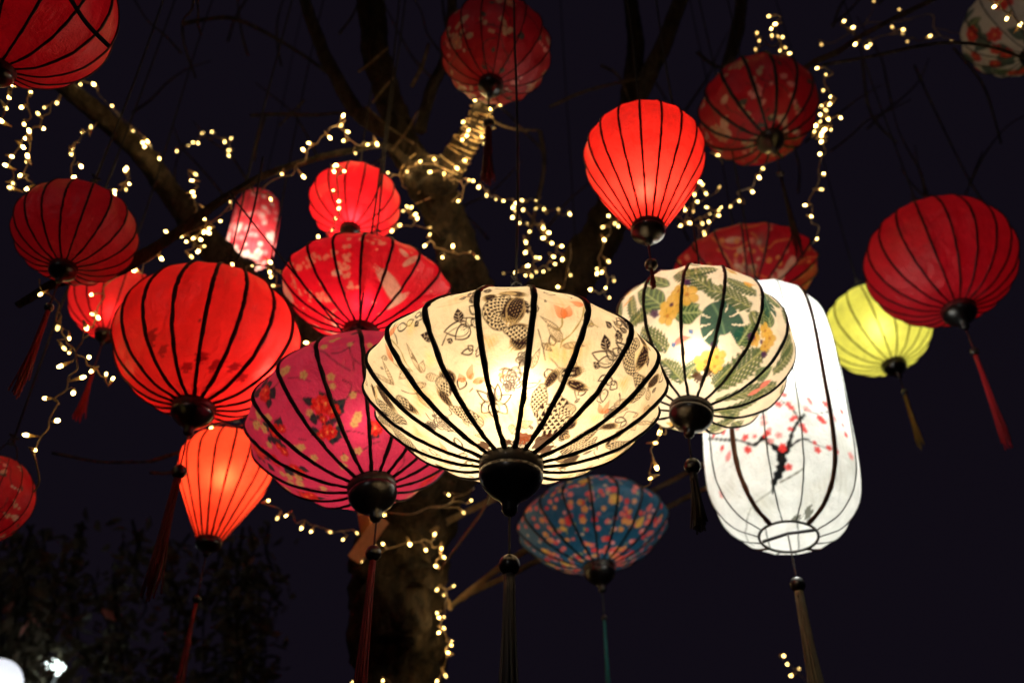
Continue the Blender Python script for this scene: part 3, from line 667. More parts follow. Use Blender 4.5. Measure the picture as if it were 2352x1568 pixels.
  ('peony',[(-31.5,-0.675)],{'w':0.04,'c':'redflower'}),
  ('peony',[(-58.5,-0.07)],{'w':0.068,'c':'redflower'}),
  ('peony',[(-57.0,-0.048)],{'w':0.048,'c':'redflower'}),
  ('peony',[(-67.0,-0.362)],{'w':0.068,'c':'redflower'}),
  ('peony',[(-75.0,-0.439)],{'w':0.032,'c':'redflower'}),
  ('peony',[(-75.5,-0.509)],{'w':0.048,'c':'redflower'}),
  ('peony',[(-89.0,-0.439)],{'w':0.072,'c':'redflower'}),
  ('peony',[(-85.5,-0.639)],{'w':0.056,'c':'redflower'}),
  ('peony',[(-87.0,-0.711)],{'w':0.048,'c':'redflower'}),
  ('peony',[(2.5,-0.726)],{'w':0.072,'c':'redflower'}),
  ('peony',[(-54.5,0.157)],{'w':0.032,'c':'redflower'}),
  ('peony',[(-62.0,-0.397)],{'w':0.04,'c':'redflower'}),
  ('peony',[(-120.5,-0.625)],{'w':0.04,'c':'redflower'}),
  ('peony',[(-128.0,-0.726)],{'w':0.04,'c':'redflower'}),
  ('peony',[(-130.0,-0.993)],{'w':0.032,'c':'redflower'}),
 ],
 'tropical': [
  ('palm',[(-37.0,-0.305),(-43.0,0.114)],{'w':0.07}),
  ('palm',[(-45.5,-0.287),(-23.5,-0.229)],{'w':0.07}),
  ('palm',[(-18.0,-0.676),(-35.0,-0.425)],{'w':0.11}),
  ('palm',[(-9.5,-1.058),(-25.0,-0.781)],{'w':0.1}),
  ('palm',[(-2.5,-1.015),(11.5,-0.814)],{'w':0.08}),
  ('palm',[(36.5,-0.142),(8.5,-0.067)],{'w':0.12}),
  ('palm',[(39.0,0.081),(20.0,0.109)],{'w':0.1}),
  ('palm',[(11.0,-0.044),(-11.0,0.24)],{'w':0.14}),
  ('palm',[(13.5,0.391),(-4.5,0.133)],{'w':0.1}),
  ('palm',[(38.0,-0.171),(43.0,-0.305)],{'w':0.07}),
  ('palm',[(42.5,-1.064),(55.5,-0.473)],{'w':0.14}),
  ('palm',[(35.5,-1.033),(40.5,-0.781)],{'w':0.1}),
  ('palm',[(37.0,-0.564),(45.0,-0.287)],{'w':0.1}),
  ('palm',[(73.5,-0.04),(72.0,-0.35)],{'w':0.08}),
  ('palm',[(75.0,-0.522),(80.5,-0.063)],{'w':0.09}),
  ('palm',[(62.5,-1.171),(88.5,-0.529)],{'w':0.08}),
  ('palm',[(98.5,-1.236),(88.0,-0.692)],{'w':0.08}),
  ('palm',[(162.0,-1.088),(101.5,-0.963)],{'w':0.07}),
  ('palm',[(-150.0,-0.749),(-164.5,-0.877)],{'w':0.06}),
  ('palm',[(-40.5,0.418),(-49.5,0.305)],{'w':0.07}),
  ('palm',[(-56.5,0.202),(-50.0,-0.118)],{'w':0.06}),
  ('palm',[(66.5,0.223),(69.5,-0.04)],{'w':0.07}),
  ('leaf',[(-16.5,-0.234),(-37.0,0.118)],{'w':0.14,'c':'green'}),
  ('leaf',[(-13.5,0.026),(-41.0,0.404)],{'w':0.09,'c':'green'}),
  ('leaf',[(-8.5,-0.411),(6.0,-0.24)],{'w':0.14,'c':'green'}),
  ('leaf',[(-9.5,-0.37),(8.5,-0.324)],{'w':0.12,'c':'green'}),
  ('leaf',[(55.0,-0.181),(45.0,0.012)],{'w':0.11,'c':'green'}),
  ('leaf',[(65.0,0.293),(44.5,0.202)],{'w':0.1,'c':'green'}),
  ('leaf',[(67.5,-0.725),(70.5,-0.501)],{'w':0.09,'c':'green'}),
  ('leaf',[(36.5,-0.564),(39.5,-0.312)],{'w':0.11,'c':'green'}),
  ('leaf',[(-57.0,0.197),(-63.0,0.137)],{'w':0.08,'c':'green'}),
  ('monstera',[(24.0,-0.494),(13.5,-0.234)],{'w':0.26}),
  ('monstera',[(52.0,-0.012),(43.0,0.157)],{'w':0.16}),
  ('monstera',[(-56.0,0.207),(-61.5,0.157)],{'w':0.13}),
  ('blossom',[(-11.5,-0.24)],{'w':0.13,'c':'yellow'}),
  ('blossom',[(-2.0,-0.147)],{'w':0.13,'c':'yellow'}),
  ('blossom',[(-14.5,-0.337)],{'w':0.11,'c':'yellow'}),
  ('blossom',[(-7.0,-0.095)],{'w':0.09,'c':'yellow'}),
  ('blossom',[(51.5,-0.263)],{'w':0.09,'c':'yellow'}),
  ('blossom',[(57.0,-0.287)],{'w':0.09,'c':'yellow'}),
  ('blossom',[(46.0,-0.418)],{'w':0.08,'c':'yellow'}),
  ('blossom',[(56.5,-0.391)],{'w':0.07,'c':'yellow'}),
  ('blossom',[(16.0,-0.822)],{'w':0.12,'c':'yellow'}),
  ('blossom',[(24.5,-0.749)],{'w':0.1,'c':'yellow'}),
  ('blossom',[(25.5,-0.845)],{'w':0.08,'c':'yellow'}),
  ('blossom',[(24.5,0.397)],{'w':0.07,'c':'yellow'}),
  ('blossom',[(34.0,0.186)],{'w':0.05,'c':'yellow'}),
  ('blossom',[(-147.0,-1.046)],{'w':0.08,'c':'yellow'}),
  ('blossom',[(-51.0,0.269)],{'w':0.05,'c':'yellow'}),
  ('blossom',[(-139.0,-0.692)],{'w':0.06,'c':'yellow'}),
  ('blossom',[(-23.0,-0.287)],{'w':0.05,'c':'purple'}),
  ('blossom',[(-3.0,0.012)],{'w':0.05,'c':'purple'}),
  ('blossom',[(-11.5,-0.229)],{'w':0.025,'c':'purple'}),
  ('blossom',[(42.5,-0.432)],{'w':0.05,'c':'purple'}),
  ('blossom',[(19.0,-0.645)],{'w':0.035,'c':'purple'}),
  ('blossom',[(59.0,-0.466)],{'w':0.04,'c':'purple'}),
  ('blossom',[(52.0,-0.384)],{'w':0.025,'c':'purple'}),
  ('blossom',[(43.5,-0.411)],{'w':0.03,'c':'purple'}),
  ('leaf',[(-12.0,-0.645),(2.5,-0.585)],{'w':0.035,'c':'coral'}),
  ('leaf',[(-14.0,-0.653),(-10.0,-0.637)],{'w':0.03,'c':'blue'}),
  ('leaf',[(0.5,-0.55),(3.0,-0.515)],{'w':0.03,'c':'blue'}),
  ('leaf',[(78.5,-0.716),(80.0,-0.564)],{'w':0.04,'c':'coral'}),
  ('leaf',[(79.5,-0.861),(81.0,-0.684)],{'w':0.03,'c':'coral'}),
  ('leaf',[(-48.5,0.002),(-40.5,0.1)],{'w':0.02,'c':'orange'}),
  ('leaf',[(31.5,0.202),(40.5,0.24)],{'w':0.03,'c':'orange'}),
  ('stain',[(6.5,-1.027),(16.5,-0.963)],{'w':0.07,'c':'brown'}),
  ('stain',[(17.5,-0.949),(24.5,-0.892)],{'w':0.06,'c':'brown'}),
 ],
 'white': [
  ('stroke',[(3.0,-1.614),(5.5,-1.5),(2.0,-1.5),(-2.5,-1.411),(-7.5,-1.31)],{'w':[0.1,0.09,0.08,0.07,0.07],'c':'black'}),
  ('stroke',[(-7.5,-1.31),(-15.5,-1.368),(-24.5,-1.261),(-39.0,-1.12),(-67.5,-0.78)],{'w':[0.06,0.05,0.025,0.04,0.03],'c':'black'}),
  ('stroke',[(7.5,-1.519),(11.0,-1.379),(14.0,-1.221),(19.0,-1.071),(23.5,-0.964)],{'w':[0.08,0.05,0.045,0.04,0.05],'c':'black'}),
  ('stroke',[(19.0,-1.055),(15.0,-0.865),(11.0,-0.802),(1.5,-0.554)],{'w':[0.025,0.03,0.02,0.012],'c':'black'}),
  ('stroke',[(24.5,-0.885),(33.5,-0.885),(46.0,-0.78)],{'w':[0.03,0.016,0.012],'c':'black'}),
  ('stroke',[(10.5,-1.461),(17.5,-1.368),(25.0,-1.334)],{'w':[0.03,0.03,0.03],'c':'black'}),
  ('stroke',[(25.0,-1.357),(36.5,-1.389),(50.0,-1.357)],{'w':[0.014,0.01,0.008],'c':'black'}),
  ('stroke',[(-8.0,-2.032),(-5.0,-1.914),(0.0,-1.806),(3.5,-1.682),(4.0,-1.51)],{'w':[0.03,0.06,0.1,0.1,0.09],'c':'black'}),
  ('stroke',[(0.5,-1.905),(10.5,-1.833),(19.5,-1.749)],{'w':0.022,'c':'grey'}),
  ('stroke',[(-9.0,-2.008),(-23.0,-2.064),(-41.5,-2.147),(-69.0,-2.26),(-121.5,-2.246)],{'w':0.012,'c':'grey'}),
  ('blossom',[(3.0,-0.736)],{'w':0.046,'c':'redp'}),
  ('blossom',[(6.0,-0.802)],{'w':0.054,'c':'redp'}),
  ('blossom',[(13.0,-0.802)],{'w':0.045,'c':'redp'}),
  ('blossom',[(15.0,-0.865)],{'w':0.043,'c':'redp'}),
  ('blossom',[(29.0,-0.669)],{'w':0.033,'c':'redp'}),
  ('blossom',[(30.5,-0.714)],{'w':0.033,'c':'redp'}),
  ('blossom',[(42.5,-0.669)],{'w':0.05,'c':'redp'}),
  ('blossom',[(45.0,-0.714)],{'w':0.044,'c':'redp'}),
  ('blossom',[(28.5,-0.865)],{'w':0.038,'c':'pinkp'}),
  ('blossom',[(26.0,-0.844)],{'w':0.05,'c':'pinkp'}),
  ('blossom',[(36.5,-0.945)],{'w':0.056,'c':'redp'}),
  ('blossom',[(39.0,-0.983)],{'w':0.047,'c':'redp'}),
  ('blossom',[(16.0,-1.02)],{'w':0.042,'c':'redp'}),
  ('blossom',[(14.0,-1.055)],{'w':0.039,'c':'redp'}),
  ('blossom',[(21.0,-1.15)],{'w':0.047,'c':'redp'}),
  ('blossom',[(22.5,-1.208)],{'w':0.044,'c':'redp'}),
  ('blossom',[(-6.0,-1.002)],{'w':0.04,'c':'pinkp'}),
  ('blossom',[(-6.0,-1.088)],{'w':0.055,'c':'pinkp'}),
  ('blossom',[(-27.0,-1.055)],{'w':0.033,'c':'pinkp'}),
  ('blossom',[(-28.0,-1.002)],{'w':0.04,'c':'redp'}),
  ('blossom',[(-21.5,-1.221)],{'w':0.054,'c':'redp'}),
  ('blossom',[(-14.0,-1.248)],{'w':0.034,'c':'redp'}),
  ('blossom',[(-4.0,-1.248)],{'w':0.047,'c':'redp'}),
  ('blossom',[(-6.0,-1.286)],{'w':0.033,'c':'redp'}),
  ('blossom',[(-2.5,-1.368)],{'w':0.043,'c':'pinkp'}),
  ('blossom',[(-20.5,-1.421)],{'w':0.051,'c':'redp'}),
  ('blossom',[(-21.5,-1.389)],{'w':0.04,'c':'redp'}),
  ('blossom',[(-44.5,-1.194)],{'w':0.049,'c':'redp'}),
  ('blossom',[(-37.5,-1.357)],{'w':0.047,'c':'pinkp'}),
  ('blossom',[(5.0,-1.481)],{'w':0.053,'c':'redp'}),
  ('blossom',[(5.5,-1.441)],{'w':0.044,'c':'redp'}),
  ('blossom',[(31.5,-1.451)],{'w':0.052,'c':'redp'}),
  ('blossom',[(48.0,-1.379)],{'w':0.045,'c':'redp'}),
  ('blossom',[(50.5,-0.844)],{'w':0.05,'c':'pinkp'}),
  ('blossom',[(-39.0,-0.885)],{'w':0.041,'c':'pinkp'}),
  ('blossom',[(-52.5,-0.885)],{'w':0.045,'c':'redp'}),
  ('blossom',[(3.5,-1.286)],{'w':0.05,'c':'pinkp'}),
  ('blossom',[(62.5,-0.229)],{'w':0.04,'c':'redp'}),
  ('blossom',[(62.5,-0.6)],{'w':0.045,'c':'redp'}),
  ('blossom',[(63.0,-0.983)],{'w':0.047,'c':'redp'}),
  ('blossom',[(11.0,-0.646)],{'w':0.046,'c':'redp'}),
  ('blossom',[(60.5,-0.844)],{'w':0.034,'c':'redp'}),
  ('blossom',[(-41.0,-0.964)],{'w':0.057,'c':'redp'}),
  ('blossom',[(-39.0,-1.389)],{'w':0.05,'c':'redp'}),
  ('blossom',[(29.5,-1.357)],{'w':0.033,'c':'redp'}),
  ('blossom',[(41.0,-1.379)],{'w':0.044,'c':'redp'}),
  ('blossom',[(-2.5,-1.194)],{'w':0.034,'c':'pinkp'}),
  ('blossom',[(12.0,-1.194)],{'w':0.037,'c':'redp'}),
  ('blossom',[(8.5,-1.721)],{'w':0.05,'c':'redp'}),
  ('blossom',[(-60.0,-1.749)],{'w':0.06,'c':'pinkp'}),
  ('blossom',[(-39.5,-1.389)],{'w':0.06,'c':'pinkp'}),
  ('blossom',[(66.0,-1.286)],{'w':0.06,'c':'pinkp'}),
  ('stain',[(38.5,-2.402),(30.0,-2.168)],{'w':0.05,'c':'grey'}),
  ('stain',[(22.5,-2.43),(13.5,-2.374)],{'w':0.08,'c':'grey'}),
  ('blotch',[(-46.5,-1.787)],{'w':0.16,'c':'dirt'}),
  ('blotch',[(-29.0,-2.182)],{'w':0.2,'c':'dirt'}),
  ('blotch',[(39.5,-1.905)],{'w':0.16,'c':'dirt'}),
 ],
 'saucerL': [
  ('blossom',[(-24.0,-0.147)],{'w':0.02,'c':'palepink'}),
  ('blossom',[(-27.5,-0.173)],{'w':0.023,'c':'palepink'}),
  ('blossom',[(-32.5,-0.16)],{'w':0.027,'c':'palepink'}),
  ('blossom',[(-26.0,-0.16)],{'w':0.027,'c':'palepink'}),
  ('blossom',[(-27.0,-0.135)],{'w':0.028,'c':'palepink'}),
  ('blossom',[(-34.0,-0.177)],{'w':0.028,'c':'palepink'}),
  ('blossom',[(-31.0,-0.169)],{'w':0.021,'c':'palepink'}),
  ('blossom',[(-38.0,-0.169)],{'w':0.024,'c':'palepink'}),
  ('blossom',[(-41.0,-0.139)],{'w':0.022,'c':'palepink'}),
  ('blossom',[(-38.5,-0.147)],{'w':0.024,'c':'palepink'}),
  ('blossom',[(-47.0,-0.16)],{'w':0.025,'c':'palepink'}),
  ('blossom',[(-44.5,-0.119)],{'w':0.022,'c':'palepink'}),
  ('blossom',[(-41.5,-0.107)],{'w':0.024,'c':'palepink'}),
  ('blossom',[(-44.5,-0.16)],{'w':0.029,'c':'palepink'}),
  ('blossom',[(-43.0,-0.186)],{'w':0.022,'c':'palepink'}),
  ('blossom',[(-48.0,-0.21)],{'w':0.027,'c':'palepink'}),
  ('blossom',[(-48.0,-0.127)],{'w':0.028,'c':'palepink'}),
  ('blossom',[(-53.0,-0.143)],{'w':0.024,'c':'palepink'}),
  ('blossom',[(-60.5,-0.169)],{'w':0.027,'c':'palepink'}),
  ('blossom',[(-51.5,-0.201)],{'w':0.026,'c':'palepink'}),
  ('blossom',[(-56.5,-0.164)],{'w':0.022,'c':'palepink'}),
  ('blossom',[(-59.5,-0.139)],{'w':0.026,'c':'palepink'}),
  ('blossom',[(-57.0,-0.151)],{'w':0.019,'c':'palepink'}),
  ('blossom',[(-64.0,-0.169)],{'w':0.027,'c':'palepink'}),
  ('blossom',[(-64.5,-0.21)],{'w':0.021,'c':'palepink'}),
  ('blossom',[(-58.0,-0.177)],{'w':0.027,'c':'palepink'}),
  ('blossom',[(-71.0,-0.156)],{'w':0.023,'c':'palepink'}),
  ('blossom',[(-73.5,-0.21)],{'w':0.028,'c':'palepink'}),
  ('blossom',[(-78.0,-0.215)],{'w':0.019,'c':'palepink'}),
  ('blossom',[(-73.5,-0.241)],{'w':0.027,'c':'palepink'}),
  ('blossom',[(-71.5,-0.215)],{'w':0.024,'c':'palepink'}),
  ('blossom',[(-76.5,-0.273)],{'w':0.027,'c':'palepink'}),
  ('blossom',[(-77.5,-0.36)],{'w':0.028,'c':'palepink'}),
  ('blossom',[(-74.5,-0.33)],{'w':0.021,'c':'palepink'}),
  ('blossom',[(-76.5,-0.371)],{'w':0.029,'c':'palepink'}),
  ('blossom',[(-63.5,-0.46)],{'w':0.029,'c':'palepink'}),
  ('blossom',[(-69.0,-0.407)],{'w':0.023,'c':'palepink'}),
  ('blossom',[(-74.5,-0.509)],{'w':0.025,'c':'palepink'}),
  ('blossom',[(-68.5,-0.484)],{'w':0.022,'c':'palepink'}),
  ('blossom',[(-66.5,-0.484)],{'w':0.029,'c':'palepink'}),
  ('blossom',[(-57.5,-0.534)],{'w':0.025,'c':'palepink'}),
  ('blossom',[(-58.0,-0.515)],{'w':0.023,'c':'palepink'}),
  ('blossom',[(-60.0,-0.567)],{'w':0.025,'c':'palepink'}),
  ('blossom',[(-60.0,-0.593)],{'w':0.026,'c':'palepink'}),
  ('blossom',[(-52.0,-0.547)],{'w':0.019,'c':'palepink'}),
  ('blossom',[(-53.0,-0.547)],{'w':0.025,'c':'palepink'}),
  ('blossom',[(-50.5,-0.547)],{'w':0.027,'c':'palepink'}),
  ('blossom',[(-56.5,-0.58)],{'w':0.024,'c':'palepink'}),
  ('blossom',[(-54.0,-0.632)],{'w':0.029,'c':'palepink'}),
  ('blossom',[(-47.0,-0.606)],{'w':0.023,'c':'palepink'}),
  ('blossom',[(-51.0,-0.632)],{'w':0.02,'c':'palepink'}),
  ('blossom',[(-49.0,-0.651)],{'w':0.025,'c':'palepink'}),
  ('blossom',[(-52.5,-0.599)],{'w':0.025,'c':'palepink'}),
  ('blossom',[(-49.0,-0.658)],{'w':0.019,'c':'palepink'}),
  ('blossom',[(-16.0,0.01)],{'w':0.028,'c':'palepink'}),
  ('blossom',[(-15.0,-0.078)],{'w':0.02,'c':'palepink'}),
  ('blossom',[(-15.5,-0.078)],{'w':0.027,'c':'palepink'}),
  ('blossom',[(-18.5,-0.085)],{'w':0.028,'c':'palepink'}),
  ('blossom',[(-19.0,-0.186)],{'w':0.029,'c':'palepink'}),
  ('blossom',[(-15.5,-0.169)],{'w':0.025,'c':'palepink'}),
  ('blossom',[(-18.0,-0.22)],{'w':0.027,'c':'palepink'}),
  ('blossom',[(-16.0,-0.236)],{'w':0.019,'c':'palepink'}),
  ('blossom',[(-17.0,-0.196)],{'w':0.025,'c':'palepink'}),
  ('blossom',[(-19.5,-0.273)],{'w':0.025,'c':'palepink'}),
  ('blossom',[(-22.0,-0.319)],{'w':0.023,'c':'palepink'}),
  ('blossom',[(-22.5,-0.307)],{'w':0.026,'c':'palepink'}),
  ('blossom',[(-24.0,-0.268)],{'w':0.029,'c':'palepink'}),
  ('blossom',[(-19.0,-0.325)],{'w':0.025,'c':'palepink'}),
  ('blossom',[(-21.5,-0.33)],{'w':0.023,'c':'palepink'}),
  ('blossom',[(-17.0,-0.307)],{'w':0.029,'c':'palepink'}),
  ('blossom',[(-18.0,-0.401)],{'w':0.026,'c':'palepink'}),
  ('blossom',[(-18.0,-0.407)],{'w':0.024,'c':'palepink'}),
  ('blossom',[(-21.0,-0.425)],{'w':0.019,'c':'palepink'}),
  ('blossom',[(-17.5,-0.389)],{'w':0.024,'c':'palepink'}),
  ('blossom',[(-15.5,-0.502)],{'w':0.02,'c':'palepink'}),
  ('blossom',[(-21.0,-0.401)],{'w':0.022,'c':'palepink'}),
  ('blossom',[(-10.0,-0.541)],{'w':0.024,'c':'palepink'}),
  ('blossom',[(-19.0,-0.547)],{'w':0.025,'c':'palepink'}),
  ('blossom',[(-16.0,-0.49)],{'w':0.028,'c':'palepink'}),
  ('blossom',[(-17.0,-0.515)],{'w':0.022,'c':'palepink'}),
  ('blossom',[(-15.0,-0.541)],{'w':0.028,'c':'palepink'}),
  ('blossom',[(-8.0,-0.001)],{'w':0.027,'c':'palepink'}),
  ('blossom',[(-8.0,0.143)],{'w':0.024,'c':'palepink'}),
  ('blossom',[(-0.5,-0.016)],{'w':0.023,'c':'palepink'}),
  ('blossom',[(-4.0,-0.007)],{'w':0.019,'c':'palepink'}),
  ('blossom',[(0.5,0.052)],{'w':0.023,'c':'palepink'}),
  ('blossom',[(4.0,-0.001)],{'w':0.026,'c':'palepink'}),
  ('blossom',[(4.0,0.043)],{'w':0.023,'c':'palepink'}),
  ('blossom',[(6.5,0.01)],{'w':0.027,'c':'palepink'}),
  ('blossom',[(5.5,0.004)],{'w':0.024,'c':'palepink'}),
  ('fin',[(37.5,-0.593),(5.5,-0.285)],{'w':0.084,'c':'crane'}),
  ('fin',[(32.5,-0.72),(39.0,-0.413)],{'w':0.048,'c':'crane'}),
  ('fin',[(23.0,-0.173),(30.0,-0.007)],{'w':0.036,'c':'crane'}),
  ('fin',[(17.0,-0.01),(24.0,-0.058)],{'w':0.03,'c':'crane'}),
  ('fin',[(-32.0,-0.366),(-21.5,-0.366)],{'w':0.036,'c':'crane'}),
  ('fin',[(-139.5,-0.943),(-116.0,-0.521)],{'w':0.03,'c':'crane'}),
  ('fin',[(-108.5,-0.999),(-90.0,-0.827)],{'w':0.024,'c':'crane'}),
 ],
}

INK = {'tan': (.42, .28, .14), 'ora': (.78, .20, .06), 'olive': (.35, .25, .06), 'ink': (.045, .022, .014), 'faint': (.5, .36, .2),
       'dark': (.026, .011, .012), 'twig': (.035, .02, .02), 'cream': (.62, .42, .14), 'teal': (.004, .022, .03), 'redflower': (.75, .025, .015),
       'green': (.03, .075, .028), 'yellow': (.66, .37, .06), 'purple': (.06, .012, .07), 'coral': (.78, .16, .12), 'blue': (.02, .10, .30),
       'orange': (.75, .33, .08), 'brown': (.05, .014, .006), 'rust': (.20, .04, .012), 'black': (.006, .007, .008), 'grey': (.16, .16, .12),
       'redp': (.75, .045, .04), 'pinkp': (.85, .35, .32), 'dirt': (.68, .66, .58), 'palepink': (.78, .26, .17), 'crane': (.72, .50, .36),
       'o': (.85, .45, .12), 'p': (.86, .52, .28), 'y': (.88, .66, .26), 'white': (.7, .62, .5), 'leafd': (.03, .07, .05), 'dimcream': (.55, .42, .25)}


def ink(c): return np.array(INK[c] if isinstance(c, str) else c)


class Print:
    def __init__(self, TH, S, RR, base, aa):
        self.nt, self.nth = len(S), len(TH)
        self.TH = np.tile(TH, (self.nt, 1)).ravel()
        self.S = np.repeat(S, self.nth); self.RR = np.repeat(RR, self.nth)
        self.c = np.tile(np.array(base, float), (self.nt * self.nth, 1))
        self.aa = aa

    def loc(self, th0, s0, rad):
        r0 = max(np.interp(s0, self.S[::self.nth], self.RR[::self.nth]), .12)
        dth = (self.TH - th0 + np.pi) % (2 * np.pi) - np.pi
        y = self.S - s0
        x = dth * r0
        i = np.nonzero((np.abs(x) < rad) & (np.abs(y) < rad))[0]
        return i, x[i], y[i], r0

    def put(self, i, a, col):
        a = np.clip(a, 0, 1)[:, None]
        self.c[i] = self.c[i] * (1 - a) + np.array(col) * a

    def frame(self, pts, w):
        """axis frame from base to tip: returns idx, u (0..1 along), v (lateral), length"""
        (t0, s0), (t1, s1) = [(math.radians(a), b) for a, b in pts[:2]]
        sm = (s0 + s1) / 2
        tm = (t0 + t1) / 2
        r0 = max(np.interp(sm, self.S[::self.nth], self.RR[::self.nth]), .12)
        L = math.hypot((t1 - t0) * r0, s1 - s0) + 1e-6
        i, x, y, _ = self.loc(tm, sm, L * .75 + w * 1.5)
        ax, ay = (t1 - t0) * r0 / L, (s1 - s0) / L
        u = (x * ax + y * ay) / L + .5
        v = -x * ay + y * ax
        return i, u, v, L

    def e(self, d): return np.clip(.5 - d / self.aa, 0, 1)      # soft edge, d<0 inside

    def leaf(self, pts, w=.03, c='dark'):
        i, u, v, L = self.frame(pts, w)
        uu = np.clip(u, 0, 1)
        prof = w * np.sin(np.pi * uu ** .75) * (1 - .15 * uu)
        d = np.abs(v) - prof
        d = np.maximum(d, np.maximum(-u, u - 1) * L)
        a = self.e(d)
        col = np.array(INK.get(c, c) if isinstance(c, str) else c)
        if c == 'tan':
            self.put(i, a * .30, (.62, .42, .2))
            st = np.abs(((np.abs(v) / (prof + 1e-4)) * 3) % 1 - .5)
            self.put(i, a * (st < .12) * .75, (.12, .07, .03))
            self.put(i, a * self.e(np.abs(np.abs(v) - prof) - .004) * .8, (.08, .045, .022))
            self.put(i, a * np.clip(.5 - u, 0, .5) * .9, (.2, .12, .05))
        elif c == 'ora':
            self.put(i, a * (.4 + .5 * np.clip(1 - u, 0, 1)), col)
            self.put(i, a * self.e(np.abs(np.abs(v) - prof) - .003) * .6, (.55, .12, .04))
        elif c == 'dark':
            self.put(i, a, col)
            ve = np.abs(((u * 4.2 - np.abs(v) / w * 1.1)) % 1 - .5)
            self.put(i, a * (ve < .085) * (np.abs(v) > w * .12) * (u > .2) * (u < .8) * .75, (.75, .6, .42))
            self.put(i, a * self.e(np.abs(v) - .003) * (u < .7) * .6, (.7, .55, .4))
        elif c == 'green':
            self.put(i, a * .92, col)
            ve = np.abs((u * 7 - np.abs(v) / w * 1.6) % 1 - .5)
            self.put(i, a * (ve < .2) * .6, (.30, .36, .14))
            self.put(i, a * self.e(np.abs(v) - .008) * .8, (.45, .48, .22))
        elif c == 'teal':
            self.put(i, a * .95, col)
            self.put(i, a * self.e(np.abs(v) - .004) * .5, (.05, .10, .05))
        else:
            self.put(i, a * .9, col)
            self.put(i, a * (np.abs(v) < prof * .35) * .25, np.minimum(1, col * 1.8 + .05))

    def petal(self, pts, w=.03, c='ink'):
        i, u, v, L = self.frame(pts, w)
        uu = np.clip(u, 0, 1)
        prof = w * np.sin(np.pi * uu ** .7) ** .8
        d = np.maximum(np.abs(v) - prof, np.maximum(-u, u - 1) * L)
        ins = self.e(d)
        self.put(i, ins * .35, (.92, .80, .60))
        self.put(i, self.e(np.abs(d) - .0052), (.045, .022, .016))
        st = np.abs((v / w * 3) % 1 - .5)
        self.put(i, ins * (st < .1) * (u < .38) * .8, (.05, .025, .018))

    def fin(self, pts, w=.04, c='dark'):
        i, u, v, L = self.frame(pts, w)
        uu = np.clip(u, 0, 1)
        prof = w * np.sin(np.pi * np.clip(.10 + uu * .84, 0, 1) ** 1.0) ** .7
        jag = 1 + .12 * np.sin(v / w * 19)
        d = np.maximum(np.abs(v) - prof, np.maximum(-u, u * 1.0 - 1 * jag) * L)
        a = self.e(d)
        if c == 'crane':
            self.put(i, a * .85, INK['crane'])
            st = np.abs((v / (prof + .005) * 3.5 + u) % 1 - .5)
            self.put(i, a * (st < .12) * np.clip(u * 1.5, 0, 1) * .6, (.45, .10, .06))
            return
        self.put(i, a * np.clip(1.15 - .45 * uu ** 3, 0, 1), INK['dark'])
        st = np.abs((v / (prof + .006) * 3.6 + .3 * np.sin(u * 5)) % 1 - .5)
        self.put(i, a * (st < .07) * .55, (.62, .44, .22))
        self.put(i, a * np.clip((u - .72) * 3, 0, .75) * (np.abs((v / w * 6) % 1 - .5) < .25), (.8, .55, .2))
        self.put(i, self.e(np.abs(d + .004) - .003) * .6, (.72, .5, .25))

    def poly(self, pts, k=7):
        P = np.array([(math.radians(a), b) for a, b in pts])
        tm, sm = P.mean(0)
        r0 = max(np.interp(sm, self.S[::self.nth], self.RR[::self.nth]), .12)
        Q = np.stack([(P[:, 0] - tm) * r0, P[:, 1] - sm], 1)
        return tm, sm, np.array(catmull(Q, k)) if len(Q) > 2 else np.linspace(Q[0], Q[1], k + 1)

    def curve(self, pts, ws, k=7):
        tm, sm, Q = self.poly(pts, k)
        w = np.array(ws if hasattr(ws, '__len__') else [ws] * len(pts), float)
        W = np.interp(np.linspace(0, 1, len(Q)), np.linspace(0, 1, len(w)), w)
        i, x, y, _ = self.loc(tm, sm, np.abs(Q).max() + W.max() + .05)
        best = np.full(len(i), 9.); al = np.zeros(len(i)); lat = np.zeros(len(i)); wid = np.full(len(i), 1e-3)
        acc = 0.
        for j in range(len(Q) - 1):
            dx, dy = Q[j + 1] - Q[j]; L = math.hypot(dx, dy) + 1e-9
            t = np.clip(((x - Q[j, 0]) * dx + (y - Q[j, 1]) * dy) / L / L, 0, 1)
            ex, ey = x - Q[j, 0] - t * dx, y - Q[j, 1] - t * dy
            dd = np.hypot(ex, ey); m = dd < best
            best[m] = dd[m]; al[m] = acc + t[m] * L
            lat[m] = (dx * ey[m] - dy * ex[m]) / L; wid[m] = W[j] * (1 - t[m]) + W[j + 1] * t[m]
            acc += L
        return i, best, al, lat, wid, acc

    def stroke(self, pts, w=.005, c='ink'):
        i, d, al, lat, wid, L = self.curve(pts, w)
        a = self.e(d - np.maximum(wid / 2, .003) * (1 + .25 * np.sin(al * 60)))
        if c == 'faint': a = a * .4
        self.put(i, a, ink(c))

    def koi(self, pts, w=.05):
        i, d, al, lat, wid, L = self.curve(pts, w)
        a = self.e(d - wid)
        self.put(i, a, INK['dark'])
        sz = max(np.mean(w) * .62, .026)
        gv = lat / sz; gu = al / (sz * .62)
        ln = np.ones(len(i))
        for sh in (0, 1):
            ru = np.floor(gu / 2 + sh * .5) * 2 - sh
            fu = (gu - ru) / 2
            fv = ((gv + .5 * sh) % 1) - .5
            q = np.abs(np.hypot(fv, fu * .80 - .15) - .44)
            if sh == 0: q0 = q
            else: ln = np.minimum(q0, q)
        self.put(i, a * np.clip(1.5 - ln / .075, 0, 1) * .9, (.85, .68, .44))
        self.put(i, self.e(np.abs(d - wid) - .003) * .8, (.045, .022, .016))

